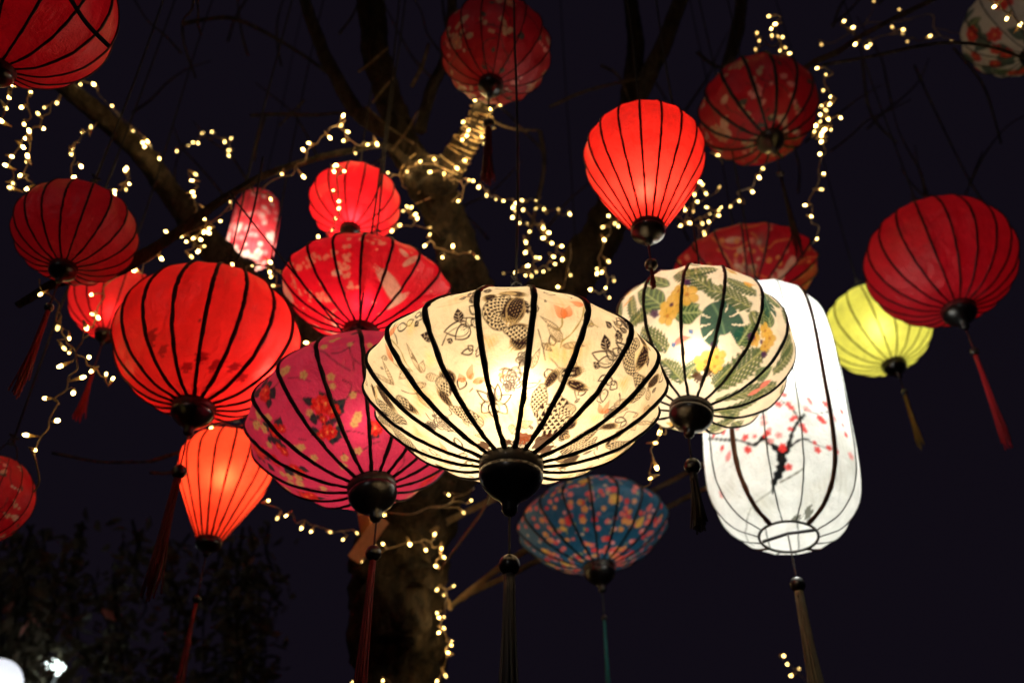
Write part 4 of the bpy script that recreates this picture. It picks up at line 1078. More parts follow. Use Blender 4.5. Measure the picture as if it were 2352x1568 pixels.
    def blossom(self, pts, w=.05, c='cream'):
        th, s = math.radians(pts[0][0]), pts[0][1]
        i, x, y, _ = self.loc(th, s, w * 1.4)
        ph = (th * 37 + s * 91) % 6.28
        f = np.arctan2(y, x) + ph; r = np.hypot(x, y)
        R = w * (.62 + .38 * np.abs(np.cos(f * 2.5)) ** .6)
        col = np.array(INK[c])
        self.put(i, self.e(r - R) * .92, col * (1.0 if c != 'cream' else .9))
        self.put(i, self.e(r - R) * (np.abs(np.cos(f * 2.5)) < .18) * .5, col * .45)
        if w > .03: self.put(i, self.e(r - w * .2) * .8, col * np.array([.6, .35, .4]) if c != 'redp' else col * .6)

    def peony(self, pts, w=.08, c='redflower'):
        th, s = math.radians(pts[0][0]), pts[0][1]
        i, x, y, _ = self.loc(th, s, w * 1.4)
        ph = (th * 37 + s * 91) % 6.28
        f = np.arctan2(y, x) + ph; r = np.hypot(x, y)
        R = w * (.75 + .25 * np.abs(np.sin(f * 3.5)))
        self.put(i, self.e(r - R) * .95, INK[c])
        for k in (.72, .45):
            rr = w * k * (.8 + .25 * np.abs(np.sin(f * 2.5 + k * 9)))
            self.put(i, self.e(np.abs(r - rr) - .007) * .8, (.42, .006, .012))
        self.put(i, self.e(r - w * .62) * (np.sin(f * 3 + 1) > .2) * .45, (.85, .12, .07))
        self.put(i, self.e(r - w * .14) * .9, (.8, .45, .1))

    def rose(self, pts, w=.05):
        th, s = math.radians(pts[0][0]), pts[0][1]
        i, x, y, _ = self.loc(th, s, w * 1.9)
        f = np.arctan2(y, x); r = np.hypot(x, y)
        self.put(i, self.e(r - w * 1.2) * .3, (.92, .80, .62))
        for k, n, o in ((.18, 2, 0), (.38, 3, .7), (.60, 4, 1.9), (.85, 5, .3), (1.15, 6, 1.1)):
            rr = w * k * (.82 + .26 * np.abs(np.sin(f * n / 2 + o)))
            self.put(i, self.e(np.abs(r - rr) - .0042) * .95, (.04, .02, .017))

    def eye(self, pts, w=.02):
        th, s = math.radians(pts[0][0]), pts[0][1]
        i, x, y, _ = self.loc(th, s, w * 2)
        r = np.hypot(x, y)
        self.put(i, self.e(r - w), (.85, .6, .3)); self.put(i, self.e(np.abs(r - w * .62) - .004), (.06, .03, .03)); self.put(i, self.e(r - w * .28), (.04, .02, .02))

    def head(self, pts, w=.05):
        i, u, v, L = self.frame(pts, w)
        d = np.hypot((u - .5) * L, v * .55 * L / w) - L * .55
        self.put(i, self.e(d), INK['dark'])
        st = np.abs((np.hypot((u - .35) * L, v) / w * 3.2) % 1 - .5)
        self.put(i, self.e(d) * (st < .09) * .8, (.7, .5, .28))

    def loop(self, pts, w=.012):
        i, u, v, L = self.frame(pts, w * 2)
        for k in (1.0, .45):
            d = np.maximum(np.abs(v) - w * k * np.sqrt(np.clip(1 - (2 * u - 1) ** 4, 0, 1)), (np.abs(u - .5) - .5) * L)
            self.put(i, self.e(np.abs(d) - .003), (.78, .55, .28))

    def blotch(self, pts, w=.06, c='o'):
        th, s = math.radians(pts[0][0]), pts[0][1]
        i, x, y, _ = self.loc(th, s, w * 2)
        r = np.hypot(x, y) / w * (1 + .25 * np.sin(np.arctan2(y, x) * 3 + th * 20))
        st = .75 + .25 * np.sin(x / w * 14 + y / w * 5)
        self.put(i, np.clip(1.25 - r, 0, 1) * .75 * st, ink(c))

    def stain(self, pts, w=.05, c='brown'):  # irregular dark patch painted into the cloth colour, mostly near the bottom rings
        i, u, v, L = self.frame(pts, w)
        n = .22 * np.sin(u * 13 + v / w * 4) + .15 * np.sin(v / w * 11 - u * 7)
        d = np.hypot((u - .5) * 2, v / w) - 1 + n
        self.put(i, np.clip(-d * 6 + .3, 0, 1) * .93, INK[c] if isinstance(c, str) else c)

    def palm(self, pts, w=.1):
        i, u, v, L = self.frame(pts, w)
        uu = np.clip(u, 0, 1)
        prof = w * np.clip(np.sin(np.pi * (.08 + .86 * uu)), 0, 1) ** .6
        q = (u * 9 - np.abs(v) / w * 1.7)
        fr = np.abs(q % 1 - .5)
        d = np.maximum(np.abs(v) - prof * (1 + .12 * np.sin(q * 6.3)), np.maximum(-u, u - 1) * L)
        a = self.e(d) * np.clip((.455 - fr) / .08 + .5, 0, 1)
        self.put(i, a * .94, (.045, .075, .028))
        self.put(i, a * (np.abs(fr - .2) < .08) * .75, (.26, .28, .08))
        self.put(i, a * (v > 0) * .35, (.02, .06, .035))
        self.put(i, self.e(np.maximum(np.abs(v) - .007, np.maximum(-u, u - 1) * L)), (.36, .34, .14))

    def monstera(self, pts, w=.2):
        i, u, v, L = self.frame(pts, w)
        x, y = (u - .45) * L * 1.15, v
        f = np.arctan2(np.abs(y), x); r = np.hypot(x, y)
        R = w * (.95 - .25 * np.cos(f) + .12 * np.cos(2 * f))
        R = R * np.where(f > 2.8, .55, 1)
        slit = (np.abs((f * 1.4 + r * 2.2) % 1 - .5) < .085) & (f > .45) & (f < 2.7)
        a = self.e(r - R) * ~(slit & (r > R * .48))
        self.put(i, a * .95, (.010, .072, .050))
        self.put(i, a * (np.abs((f * 1.4 + r * 2.2 + .5) % 1 - .5) < .05) * .5, (.08, .16, .08))
        self.put(i, self.e(np.maximum(np.abs(y) - .008, r - R)), (.20, .30, .16))

    def scatter(self, kind, n, seed, w, c, smin=-1.2, smax=1.2, **k):
        r = np.random.RandomState(seed)
        s0, s1 = max(smin, self.S.min() + .05), min(smax, self.S.max() - .05)
        for _ in range(n):
            th = r.uniform(-180, 180); s = r.uniform(s0, s1); ww = w * r.uniform(.7, 1.35)
            cc = c[r.randint(len(c))] if isinstance(c, list) else c
            if kind in ('blossom', 'peony', 'rose', 'blotch'):
                getattr(self, kind)([(th, s)], w=ww, c=cc) if kind != 'rose' else self.rose([(th, s)], w=ww)
            elif kind == 'stroke':
                pts = [(th, s)]; a = r.uniform(0, 6.28)
                for _j in range(4):
                    a += r.uniform(-.7, .7)
                    rr = max(np.interp(pts[-1][1], self.S[::self.nth], self.RR[::self.nth]), .15)
                    pts.append((pts[-1][0] + math.degrees(ww * math.cos(a) / rr), pts[-1][1] + ww * math.sin(a)))
                self.stroke(pts, w=k.get('lw', .012), c=cc)
            else:
                a = r.uniform(0, 6.28); l = ww * k.get('len', 3)
                rr = max(np.interp(s, self.S[::self.nth], self.RR[::self.nth]), .15)
                getattr(self, kind)([(th, s), (th + math.degrees(l * math.cos(a) / rr), s + l * math.sin(a))], w=ww, **({'c': cc} if cc else {}))

    def art(self, items):
        for kind, pts, kw in items: getattr(self, kind)(pts, **kw)


def p_plain(p):
    b = p.c[0].copy()
    sd = int(b.sum() * 1e4) % 997
    p.scatter('blotch', 9, sd, .16, tuple(b * .72))
    p.scatter('blotch', 7, sd + 1, .14, tuple(np.minimum(1, b * 1.12 + .004)))
    p.scatter('stroke', 9, sd + 2, .10, tuple(b * .62), lw=.008)
    s0 = p.S.min()
    for k in range(40):                                 # gathers and glue marks where the cloth meets the ring
        p.stroke([(k * 9, s0 + .02), (k * 9 + 2 * math.sin(k * 5.1), s0 + .12 + .06 * math.sin(k * 2.3))], w=.010, c=tuple(b * .6))


def p_hero(p):
    p.scatter('blotch', 30, 5, .09, ['p', 'y', 'o'], smax=.1)
    p.scatter('petal', 70, 8, .022, None, len=3.0)
    p.scatter('leaf', 46, 9, .018, 'tan', len=4)
    p.scatter('stroke', 60, 10, .035, 'ink', lw=.004)
    p.scatter('leaf', 30, 13, .010, 'dark', len=3.5)
    p.scatter('rose', 9, 14, .035, None)
    p.art(ART['hero'])
    for th in (140, 175, -140, 100, -105):       # the koi repeat round the far side
        p.koi([(th, -.1), (th + 8, -.25), (th + 3, -.4), (th - 6, -.5)], w=[.02, .06, .07, .04]); p.leaf([(th + 14, -.2), (th + 20, -.32)], w=.03, c='dark')


def p_pink(p):
    p.scatter('stroke', 16, 4, .08, 'twig', lw=.008)
    p.art(ART['pink'])
    for k, th in enumerate((40, 75, 110, 145, 180, -95, -125, -155)):
        s = (-.45, -.2, -.62, -.3)[k % 4]
        for j in range(7):
            a = j * .9 + th
            p.leaf([(th + 4 * math.cos(a), s + .05 * math.sin(a)), (th + 9 * math.cos(a), s + .11 * math.sin(a))], w=.03, c='teal')
        p.peony([(th, s)], w=.09); p.peony([(th + 6, s - .1)], w=.06)
        for j in range(4): p.blossom([(th + 18 + 4 * j, s + .05 * (-1) ** j)], w=.045)


def p_tropical(p):
    p.scatter('palm', 34, 12, .08, None, len=3.2, smin=-1.2, smax=1.1)
    # clear the ground again where the drawn leaves go, then draw them
    keep = np.abs((p.TH + np.pi) % (2 * np.pi) - np.pi) < math.radians(85)
    p.c[keep & (p.S < .6)] = (.86, .72, .54)
    p.scatter('palm', 16, 15, .05, None, len=3.4, smin=-.9, smax=.5)
    p.art(ART['tropical'])


def p_white(p):
    p.scatter('blotch', 16, 3, .2, 'dirt', smin=-2.2, smax=-.4)
    p.art(ART['white'])


def p_saucer_red(p):
    p.scatter('blossom', 90, 21, .018, 'palepink')
    p.scatter('stroke', 12, 24, .09, 'palepink', lw=.008)
    p.art(ART['saucerL'])
    for th in (70, 130, -100, -150): p.fin([(th, -.25), (th + 12, -.05)], w=.12, c='crane')


def p_floral_dark(p, seed=31):
    r = np.random.RandomState(seed)
    p.scatter('stroke', 26, seed, .16, 'twig', lw=.016)
    p.scatter('leaf', 30, seed + 1, .05, 'leafd', len=2.6)
    for _ in range(44):                                 # blossom sprays: a twig with three to five flowers
        th, s, a = r.uniform(-180, 180), r.uniform(-1.2, 1.0), r.uniform(0, 6.28)
        rr = max(np.interp(s, p.S[::p.nth], p.RR[::p.nth]), .2)
        p.stroke([(th, s), (th + math.degrees(.12 * math.cos(a) / rr), s + .12 * math.sin(a)), (th + math.degrees(.22 * math.cos(a + .5) / rr), s + .22 * math.sin(a + .5))], w=.012, c='twig')
        c = ['dimcream', 'dimcream', 'white', 'pinkp'][r.randint(4)]
        for k in range(r.randint(2, 6)):
            p.blossom([(th + math.degrees((.07 * k * math.cos(a) + r.randn() * .03) / rr), s + .07 * k * math.sin(a) + r.randn() * .03)], w=r.uniform(.028, .055), c=c)
    for _ in range(5): p.peony([(r.uniform(-180, 180), r.uniform(-.7, .4))], w=.13, c='dimcream')
    p.scatter('fin', 6, seed + 3, .07, 'crane', len=3)


def p_floral_dark2(p): p_floral_dark(p, 51)


def p_floral_dark3(p): p_floral_dark(p, 77)


def p_floral_gold(p):
    p.scatter('fin', 22, 61, .05, 'crane', len=5)
    p.scatter('stroke', 26, 64, .12, 'orange', lw=.012)
    p.scatter('blossom', 170, 62, .034, ['dimcream', 'orange', 'palepink'])
    p.scatter('blotch', 10, 63, .12, 'grey')


def p_blue(p):
    p.scatter('leaf', 90, 40, .016, 'green', len=3)
    p.scatter('blossom', 620, 41, .036, ['coral', 'coral', 'redp', 'orange'], smin=-1.1, smax=.9)
    p.scatter('blossom', 130, 42, .022, ['pinkp', 'dimcream'], smin=-1.1, smax=.9)
    p.scatter('leaf', 16, 43, .055, 'yellow', len=2.6)


def p_topright(p):
    p.scatter('leaf', 70, 71, .13, 'leafd', len=3)
    p.scatter('leaf', 20, 74, .10, 'green', len=3)
    p.scatter('peony', 34, 72, .15, 'redflower')


def p_cyl(p):
    p.scatter('blossom', 150, 81, .11, ['white', 'pinkp', 'pinkp'], smin=-2.5, smax=2.5)
    p.scatter('blossom', 40, 82, .16, ['white'], smin=-2.5, smax=-.6)


def p_yellow(p):
    p_plain(p)


def p_bigred(p):
    p_plain(p)
    for th, s, w, l in ((-47, -.62, .05, .2), (-40, -.72, .04, .12), (-8, -.80, .05, .14), (6, -.86, .05, .16), (22, -.78, .045, .12), (-20, -.9, .05, .1), (35, -.84, .05, .12)):
        p.stain([(th, s), (th + 8, s + l)], w=w, c=(.28, .004, .006))
    p.stain([(-9, -.37), (-8, -.34)], w=.012, c='twig')


# ------------------------------------------------------------------ lanterns
PROF = {
    'saucer': [(.19, -1), (.42, -.88), (.7, -.62), (.91, -.28), (1, 0), (.91, .28), (.7, .62), (.42, .88), (.22, 1)],
    'round': [(.21, -1), (.5, -.9), (.8, -.62), (.96, -.28), (1, 0), (.96, .28), (.8, .62), (.5, .9), (.24, 1)],
    'balloon': [(.25, -1), (.46, -.68), (.7, -.3), (.9, .05), (1, .38), (.97, .62), (.78, .86), (.5, .97), (.25, 1)],
    'barrel': [(.36, -1), (.68, -.93), (.92, -.76), (1, -.5), (1, 0), (.98, .45), (.88, .76), (.62, .93), (.3, 1)],
}


def profile(name, n):
    c = np.array(PROF[name]); t = np.linspace(0, 1, len(c)); tt = np.linspace(0, 1, n)
    out = []
    for k in range(2):
        y = c[:, k]; m = np.gradient(y, t); i = np.clip(np.searchsorted(t, tt) - 1, 0, len(t) - 2); h = t[1] - t[0]; s = (tt - t[i]) / h
        out.append((2 * s ** 3 - 3 * s ** 2 + 1) * y[i] + (s ** 3 - 2 * s ** 2 + s) * h * m[i] + (-2 * s ** 3 + 3 * s ** 2) * y[i + 1] + (s ** 3 - s ** 2) * h * m[i + 1])
    return np.array(out).T


POS = {
'hero': ('saucer', 1.5, 1181, 901, 0.262, 0.138, -1.9, 1.9),
'bigred': ('round', 2.15, 480, 788, 0.223, 0.182, -1.1, -0.4),
'pink': ('saucer', 1.9, 829, 975, 0.232, 0.175, -12.9, -10.6),
'tropical': ('round', 1.95, 1612, 804, 0.202, 0.171, -10.2, 10.5),
'white': ('barrel', 2.4, 1777, 931, 0.194, 0.418, -11.0, 3.6),
'blue': ('saucer', 3.1, 1362, 1207, 0.273, 0.154, -5.0, -4.6),
'yellow': ('round', 3.6, 2015, 756, 0.213, 0.181, -2.1, -6.7),
'rightred': ('round', 2.9, 2157, 602, 0.237, 0.202, -2.7, -1.5),
'floralR': ('saucer', 3.3, 1708, 628, 0.277, 0.122, 0.0, 0.0),
'balloon': ('balloon', 2.0, 1482, 407, 0.142, 0.160, -1.9, 2.7),
'floralT': ('round', 3.1, 1740, 254, 0.211, 0.164, -3.0, -5.7),
'topred': ('round', 2.5, 1139, 117, 0.161, 0.138, 2.4, 4.9),
'topright': ('round', 3.4, 2314, 64, 0.140, 0.246, 0.0, 0.0),
'topleft': ('round', 1.5, 73, 14, 0.138, 0.136, 15.6, 1.3),
'darkleft': ('round', 2.0, 175, 535, 0.134, 0.108, -4.9, -0.7),
'small815': ('round', 2.7, 815, 468, 0.142, 0.111, -3.3, 1.3),
'saucerL': ('saucer', 2.3, 845, 673, 0.227, 0.118, 2.0, 2.4),
'red255': ('round', 2.6, 264, 695, 0.129, 0.112, -1.8, -0.5),
'orange': ('balloon', 2.4, 509, 1119, 0.131, 0.156, -2.2, 1.2),
'cyl': ('barrel', 4.2, 584, 526, 0.111, 0.232, -4.5, -0.5),
'leftedge': ('round', 1.9, -14, 1146, 0.068, 0.110, 0.0, 0.0),

}
POS['topright'] = ('round', 3.4, 2338, 62, 0.205, 0.165, 0, 0)
_t = list(POS['pink']); _t[2] += 5; _t[3] -= 6; _t[4] *= 1.075; POS['pink'] = tuple(_t)
_t = list(POS['tropical']); _t[2] -= 9; _t[4] *= 1.035; POS['tropical'] = tuple(_t)
POS['leftedge'] = ('round', 2.0, -28, 1146, 0.098, 0.098, 0, 4)


def lantern(key, label, base, pattern=p_plain, fab=None, ribs=18, phase=0.0, rib_w=.030, rib_mat=None, sag=.012, res=(10, 110),
            watts=0.0, light=(1, .8, .55), lamp_z=0.0, lamp_x=0.0, collar='cup', tassel=None, top_py=-120, rib_special=None, name='silk_lantern', group=None, lift=True):
    pn, d, u, v, R, H, tilt, roll = POS[key]
    c = at(u, v, d)
    rot = (math.radians(tilt), math.radians(roll), -math.atan2(c[0], c[1]))
    root = empty(name, c, rot)
    tag(root, label, 'lantern', group)
    Mr = np.array(Euler(rot, 'XYZ').to_matrix())
    loc = lambda p: Mr.T @ (np.array(p) - c)
    # --- cloth cover
    per, nt = res
    nth = ribs * per
    pr = profile(pn, nt)
    r = pr[:, 0] * R; z = pr[:, 1] * H
    s = np.r_[0, np.cumsum(np.hypot(np.diff(r), np.diff(z)))]; s -= np.interp(0, z, s); s /= R
    th = np.radians(phase) + 2 * np.pi * np.arange(nth) / nth
    ph = (np.arange(nth) % per) / per - .5            # -.5 at a rib
    ph = np.where(ph < -.499, .5, ph)
    gore = math.cos(math.pi / ribs) / np.cos((np.abs(ph) - 0) * 0 + (0.5 - np.abs(ph)) * 0 + (np.abs((np.arange(nth) % per) / per - .5)) * 2 * math.pi / ribs)
    fr = (np.arange(nth) % per) / per                  # 0 at a rib .. 1 at the next
    chord = math.cos(math.pi / ribs) / np.cos((fr - .5) * 2 * math.pi / ribs)
    rg = np.random.RandomState(abs(hash(key)) % 1000 if False else sum(map(ord, key)))
    gs = np.repeat(sag * (1 + .5 * rg.randn(ribs)), per)
    bow = 4 * fr * (1 - fr)
    w = np.clip((r / R - .25) / .45, 0, 1) ** .8
    G = 1 + w[:, None] * (chord * (1 - gs * bow) - 1)[None, :]
    # drawn-tight wrinkles near the rings and slow dents in each gore
    wr = .0035 * np.sin(th * ribs * 3 + rg.rand() * 6)[None, :] * (1 - w)[:, None] * bow[None, :]
    dent = np.zeros((nt, nth))
    for _ in range(22):
        t0, s0, a = rg.uniform(-np.pi, np.pi), rg.uniform(s.min(), s.max()), rg.uniform(-.012, .007)
        dd = ((th - t0 + np.pi) % (2 * np.pi) - np.pi)
        dent += a * np.exp(-(dd[None, :] / .22) ** 2 - ((s - s0)[:, None] / .3) ** 2) * bow[None, :]
    rad = r[:, None] * (G + dent) + wr * R
    V = np.stack([rad * np.sin(th)[None, :], -rad * np.cos(th)[None, :], np.repeat(z[:, None], nth, 1)], -1).reshape(-1, 3)
    idx = np.arange(nt * nth).reshape(nt, nth)
    nx = np.roll(idx, -1, 1)
    F = np.stack([idx[:-1], nx[:-1], nx[1:], idx[1:]], -1).reshape(-1, 4)
    me = bpy.data.meshes.new('cover')
    me.vertices.add(len(V)); me.vertices.foreach_set('co', V.astype(np.float32).ravel())
    me.loops.add(F.size); me.loops.foreach_set('vertex_index', F.astype(np.int32).ravel())
    me.polygons.add(len(F))
    me.polygons.foreach_set('loop_start', np.arange(0, F.size, 4, dtype=np.int32))
    me.polygons.foreach_set('use_smooth', np.ones(len(F), bool))
    me.update(calc_edges=True); me.validate()
    ring = 2 * math.pi / nth
    P = Print(th, s, np.maximum(r / R, .05), base, max(ring, (s[-1] - s[0]) / nt) * 1.15)
    pattern(P)
    ca = me.attributes.new('print', 'FLOAT_COLOR', 'POINT')
    ca.data.foreach_set('color', np.c_[np.clip(P.c, 0, 1), np.ones(len(P.c))].astype(np.float32).ravel())
    link('cover', me, fab or FAB, root)
    # --- ribs: flat bent strips let into the cloth, proud of it outside
    pr2 = profile(pn, 44); rr = pr2[:, 0] * R; zz = pr2[:, 1] * H
    tr, tz = np.gradient(rr), np.gradient(zz); tl = np.hypot(tr, tz)
    nr, nz = tz / tl, -tr / tl

    def rib_mesh(wd, seed):
        g = np.random.RandomState(seed); VV, FF = [], []
        k = 6
        for i in range(len(rr)):
            ww = wd * R * .5 * (1 + .16 * g.randn() * .6) * (.8 + .3 * min(1, rr[i] / R))
            off = .004 * R * g.randn() * .5
            for a, b in ((-1, -.006), (-.7, .010), (.7, .010), (1, -.006), (.6, -.016), (-.6, -.016)):
                hgt = b * R
                VV.append((ww * a + off, -(rr[i] + nr[i] * hgt), zz[i] + nz[i] * hgt))
        for i in range(len(rr) - 1):
            for q in range(k): FF.append((i * k + q, i * k + (q + 1) % k, (i + 1) * k + (q + 1) % k, (i + 1) * k + q))
        FF.append(tuple(range(k))[::-1]); FF.append(tuple((len(rr) - 1) * k + q for q in range(k)))
        return mesh_data('rib', VV, FF)
    kinds = {}
    for i in range(ribs):
        sp = (rib_special or {}).get(i)
        km = sp[1] if sp else (rib_mat or M_RIBK); kw_ = sp[0] if sp else rib_w
        kk = (km.name, kw_, i % 3)
        if kk not in kinds:
            kinds[kk] = rib_mesh(kw_, i % 3 + 5); kinds[kk].materials.append(km)
        link('rib', kinds[kk], None, root, rot=(0, 0, math.radians(phase) + 2 * math.pi * i / ribs))
    # --- rings, cap
    rb, rt = r[0], r[-1]
    knob = None
    if collar == 'cup':
        b = MB().lathe([(rb * .80, -H + .02 * R), (rb * 1.03, -H + .03 * R), (rb * 1.07, -H - .015 * R), (rb * 1.05, -H - .065 * R), (rb * 1.0, -H - .078 * R), (rb * .8, -H - .078 * R)], 36, close=False)
        b.build('bottom_ring', M_BANDR if rib_mat is M_RIBR else M_BAND, root)
        zc = -H - .068 * R
        q = rb
        b = MB().lathe([(q * .82, zc), (q * 1.045, zc - .004 * R), (q * 1.06, zc - .03 * R), (q * 1.0, zc - .065 * R), (q * .86, zc - .105 * R), (q * .62, zc - .15 * R), (q * .36, zc - .185 * R), (q * .25, zc - .22 * R), (q * .25, zc - .255 * R), (q * .18, zc - .28 * R), (q * .05, zc - .295 * R)], 36)
        b.build('bottom_cap', M_LACQ, root)
        knob = np.array([0, 0, zc - .29 * R])
    elif collar == 'open':
        MB().tube([(rb * math.cos(a), rb * math.sin(a), -H) for a in np.linspace(0, 2 * math.pi, 41)], .018 * R, 6).build('bottom_ring', M_RIBG, root)
        b = MB()
        b.tube([(-rb * .9, rb * .3, -H + .004), (0, 0, -H + .01), (rb * .95, -rb * .25, -H + .004)], .022 * R, 6)
        b.build('lamp_bracket', M_METAL, root)
        knob = np.array([0, 0, -H])
    MB().lathe([(rt * .3, H + .05 * R), (rt * .98, H + .04 * R), (rt * 1.05, H), (rt * 1.02, H - .04 * R), (rt * .9, H - .05 * R)], 28, close=False).build('top_ring', M_BAND, root)
    # --- wire bail and the hanging cord, plumb whatever the tilt of the body
    topw = Mr @ np.array([0, 0, H]) + c
    apex = topw + np.array([0, 0, .30 * R + .02])
    arcs = []
    for a in np.linspace(0, math.pi, 15):
        side = Mr @ np.array([rt * .95 * math.cos(a), 0, 0])
        arcs.append(loc(topw + side + (apex - topw) * math.sin(a)))
    MB().tube(arcs, .0016, 5).build('wire_bail', M_CORD, root)
    ztop = z_on_vertical(topw[1], top_py) + .7
    n = 14
    pts = [apex + (np.array([topw[0], topw[1], ztop]) - apex) * t + np.array([.004 * math.sin(9 * t + u), .003 * math.cos(7 * t), 0]) for t in np.linspace(0, 1, n)]
    MB().tube([loc(p) for p in pts], .0027, 5).build('hanging_cord', M_CORD, root)
    # a short knot of loose cord at the bail
    kn = [apex + np.array([.010 * math.cos(a * 2.3), .008 * math.sin(a * 3.1), .012 * math.sin(a) + .01]) for a in np.linspace(0, 7, 26)]
    MB().tube([loc(p) for p in kn], .0016, 5).build('cord_knot', M_CORD, root)
    # --- tassel: cord, bead, strands
    if tassel:
        k0 = Mr @ knob + c
        sway = tassel.get('sway', (0, 0))
        zb = z_on_vertical(k0[1], tassel['bead']); zt = z_on_vertical(k0[1], tassel['end'])
        br = tassel.get('r', .018)
        cordm = tassel_mat(tassel.get('cord', (.05, .03, .03)))

        def sw(zv):
            f = (k0[2] - zv) / max(k0[2] - zt, 1e-3)
            return np.array([sway[0] * f, sway[1] * f, 0])
        MB().tube([loc(np.array([k0[0], k0[1], k0[2] + .01 + (zb - k0[2]) * t]) + sw(k0[2] + (zb - k0[2]) * t)) for t in np.linspace(0, 1.02, 6)], .0020, 6).build('tassel_cord', cordm, root)
        pb = np.array([k0[0], k0[1], zb]) + sw(zb)
        bead = MB().lathe([(br * max(.08, math.sin(a)), -br * math.cos(a)) for a in np.linspace(.1, math.pi - .1, 12)], 20)
        T = np.eye(4); T[:3, :3] = Mr.T; T[:3, 3] = loc(pb)
        bead.xf(T).build('bead', M_LACQ, root)
        g = np.random.RandomState(17 + len(key)); b = MB()
        L = (zb - br * .85) - zt
        wd = tassel.get('w', .014)
        for q in range(tassel.get('n', 34)):
            a = g.uniform(0, 6.28); rr0 = math.sqrt(g.rand())
            spread = tassel.get('spread', .6) * .5
            ll = L * g.uniform(.84, 1.05); bend = g.randn(2) * .006 * min(1, L / .12)
            P_ = []
            for t in np.linspace(0, 1, 7):
                rad_ = wd * rr0 * (.55 + spread * t ** .8 * .8)
                zv = zb - br * .85 - ll * t
                P_.append(loc(np.array([k0[0] + rad_ * math.cos(a) + bend[0] * t * t, k0[1] + rad_ * math.sin(a) + bend[1] * t * t, zv]) + sw(zv)))
            b.tube(P_, [wd * .10 + .0006] * 7, 4)
        b.tube([loc(np.array([k0[0], k0[1], zb - br * .7 - t]) + sw(zb)) for t in (0, .01, .02)], [wd * .5, wd * .62, wd * .55], 10)
        b.build('tassel', tassel_mat(tassel['c']), root)
    # --- the lamp inside; unlit lanterns get a weak added fill light
    if watts:
        lt = bpy.data.lights.new('lamp_or_fill', 'POINT')
        lt.energy = watts; lt.color = light; lt.shadow_soft_size = .018
        lo = bpy.data.objects.new('lamp_or_fill', lt); COL.objects.link(lo); lo.parent = root; lo.location = (lamp_x * R, 0, lamp_z * H)
    return root


RED = (.82, .012, .022)
DRED = (.62, .007, .026)
ORG = (.88, .060, .022)
G_RED = 'plain red silk lanterns hung in the tree'
WARM = (1, .80, .58)

lantern('hero', 'large cream saucer lantern printed with dark koi and flowers, hanging in front', (.88, .725, .53), p_hero, ribs=19, phase=6.5, rib_w=.036,
        sag=.010, res=(56, 380), watts=5.4, light=(1, .84, .57), lamp_z=.1, top_py=-60,
        tassel=dict(bead=1297, end=1640, r=0.0165, w=0.0135, c=(.16, .15, .13), cord=(.10, .09, .08), n=60, spread=.35))
lantern('pink', 'magenta satin lantern with red peonies and dark leaves, left of the cream one', (.62, .045, .12), p_pink, FAB_SATIN, ribs=17, phase=-2.5, rib_w=.036, rib_mat=M_RIBP,
        sag=.012, res=(32, 190), watts=2.6, light=(1, .75, .6), top_py=-60,
        tassel=dict(bead=1270, end=1660, r=0.016, w=0.01, c=(.20, .008, .014), cord=(.05, .02, .02), n=44, spread=.5))
lantern('tropical', 'pale round lantern printed with green palm leaves and yellow flowers', (.86, .72, .54), p_tropical, ribs=15, phase=-5, rib_w=.034,
        sag=.022, res=(36, 190), watts=3.3, light=(1, .9, .72), lamp_z=-.1, top_py=-60,
        tassel=dict(bead=1070, end=1215, r=.017, w=0.013, c=(.012, .012, .014), cord=(.02, .02, .02), n=40, spread=.4))
lantern('white', 'tall white barrel lantern painted with a black plum branch and red blossom', (.86, .85, .80), p_white, FAB_PAPER, ribs=14, phase=-31.5, rib_w=.016,
        rib_mat=M_RIBG, rib_special={0: (.068, M_RIBB), 3: (.068, M_RIBB), 7: (.068, M_RIBB), 10: (.068, M_RIBB)}, sag=.006, res=(26, 240), watts=13.2, light=(.98, 1, .96), lamp_z=0.22,
        collar='open', top_py=-60, tassel=dict(bead=1342, end=1640, r=0.0185, w=0.018, c=(.30, .26, .17), cord=(.25, .25, .25), n=50, spread=.6))
lantern('bigred', 'big glowing plain red round lantern at left with broad dark ribs', (.84, .022, .020), p_bigred, FAB_RED, ribs=18, phase=-6, rib_w=.042, rib_mat=M_RIBR, sag=.010,
        res=(14, 150), lamp_x=0.66, watts=3.4, light=WARM, lamp_z=-0.28, top_py=-60, group=G_RED,
        tassel=dict(bead=1083, end=1370, r=0.017, w=0.012, c=(.16, .008, .012), cord=(.12, .008, .012), n=24, spread=.8))
lantern('blue', 'blue saucer lantern covered in small orange blossoms, below the cream one', (.014, .085, .155), p_blue, FAB_DARK, ribs=18, phase=0, rib_w=.030, sag=.012,
        res=(22, 160), watts=1.7, light=(1, .9, .8), top_py=-60, tassel=dict(bead=1418, end=1660, r=0.01, w=0.006, c=(.01, .19, .21), cord=(.02, .03, .03), n=26, spread=.5))
lantern('yellow', 'lemon yellow round lantern half behind a dark red one at right', (.78, .75, .15), p_yellow, FAB_RED, ribs=18, phase=0, rib_w=.026, rib_mat=M_RIBY, sag=.014,
        watts=2.9, light=(1, .95, .75), top_py=-60, tassel=dict(bead=902, end=1022, r=.013, w=0.01, c=(.42, .26, .05), cord=(.08, .06, .02), n=36, spread=.8))
lantern('rightred', 'dim crimson round lantern at the right edge, in front of the yellow one', DRED, p_plain, FAB_DARK, ribs=20, phase=-1, rib_w=.028, rib_mat=M_RIBR, sag=.010,
        watts=0.95, light=(1, .7, .5), top_py=-60, group=G_RED, tassel=dict(bead=808, end=1020, r=.013, w=0.01, c=(.45, .010, .020), cord=(.12, .01, .01), n=36, spread=.75))
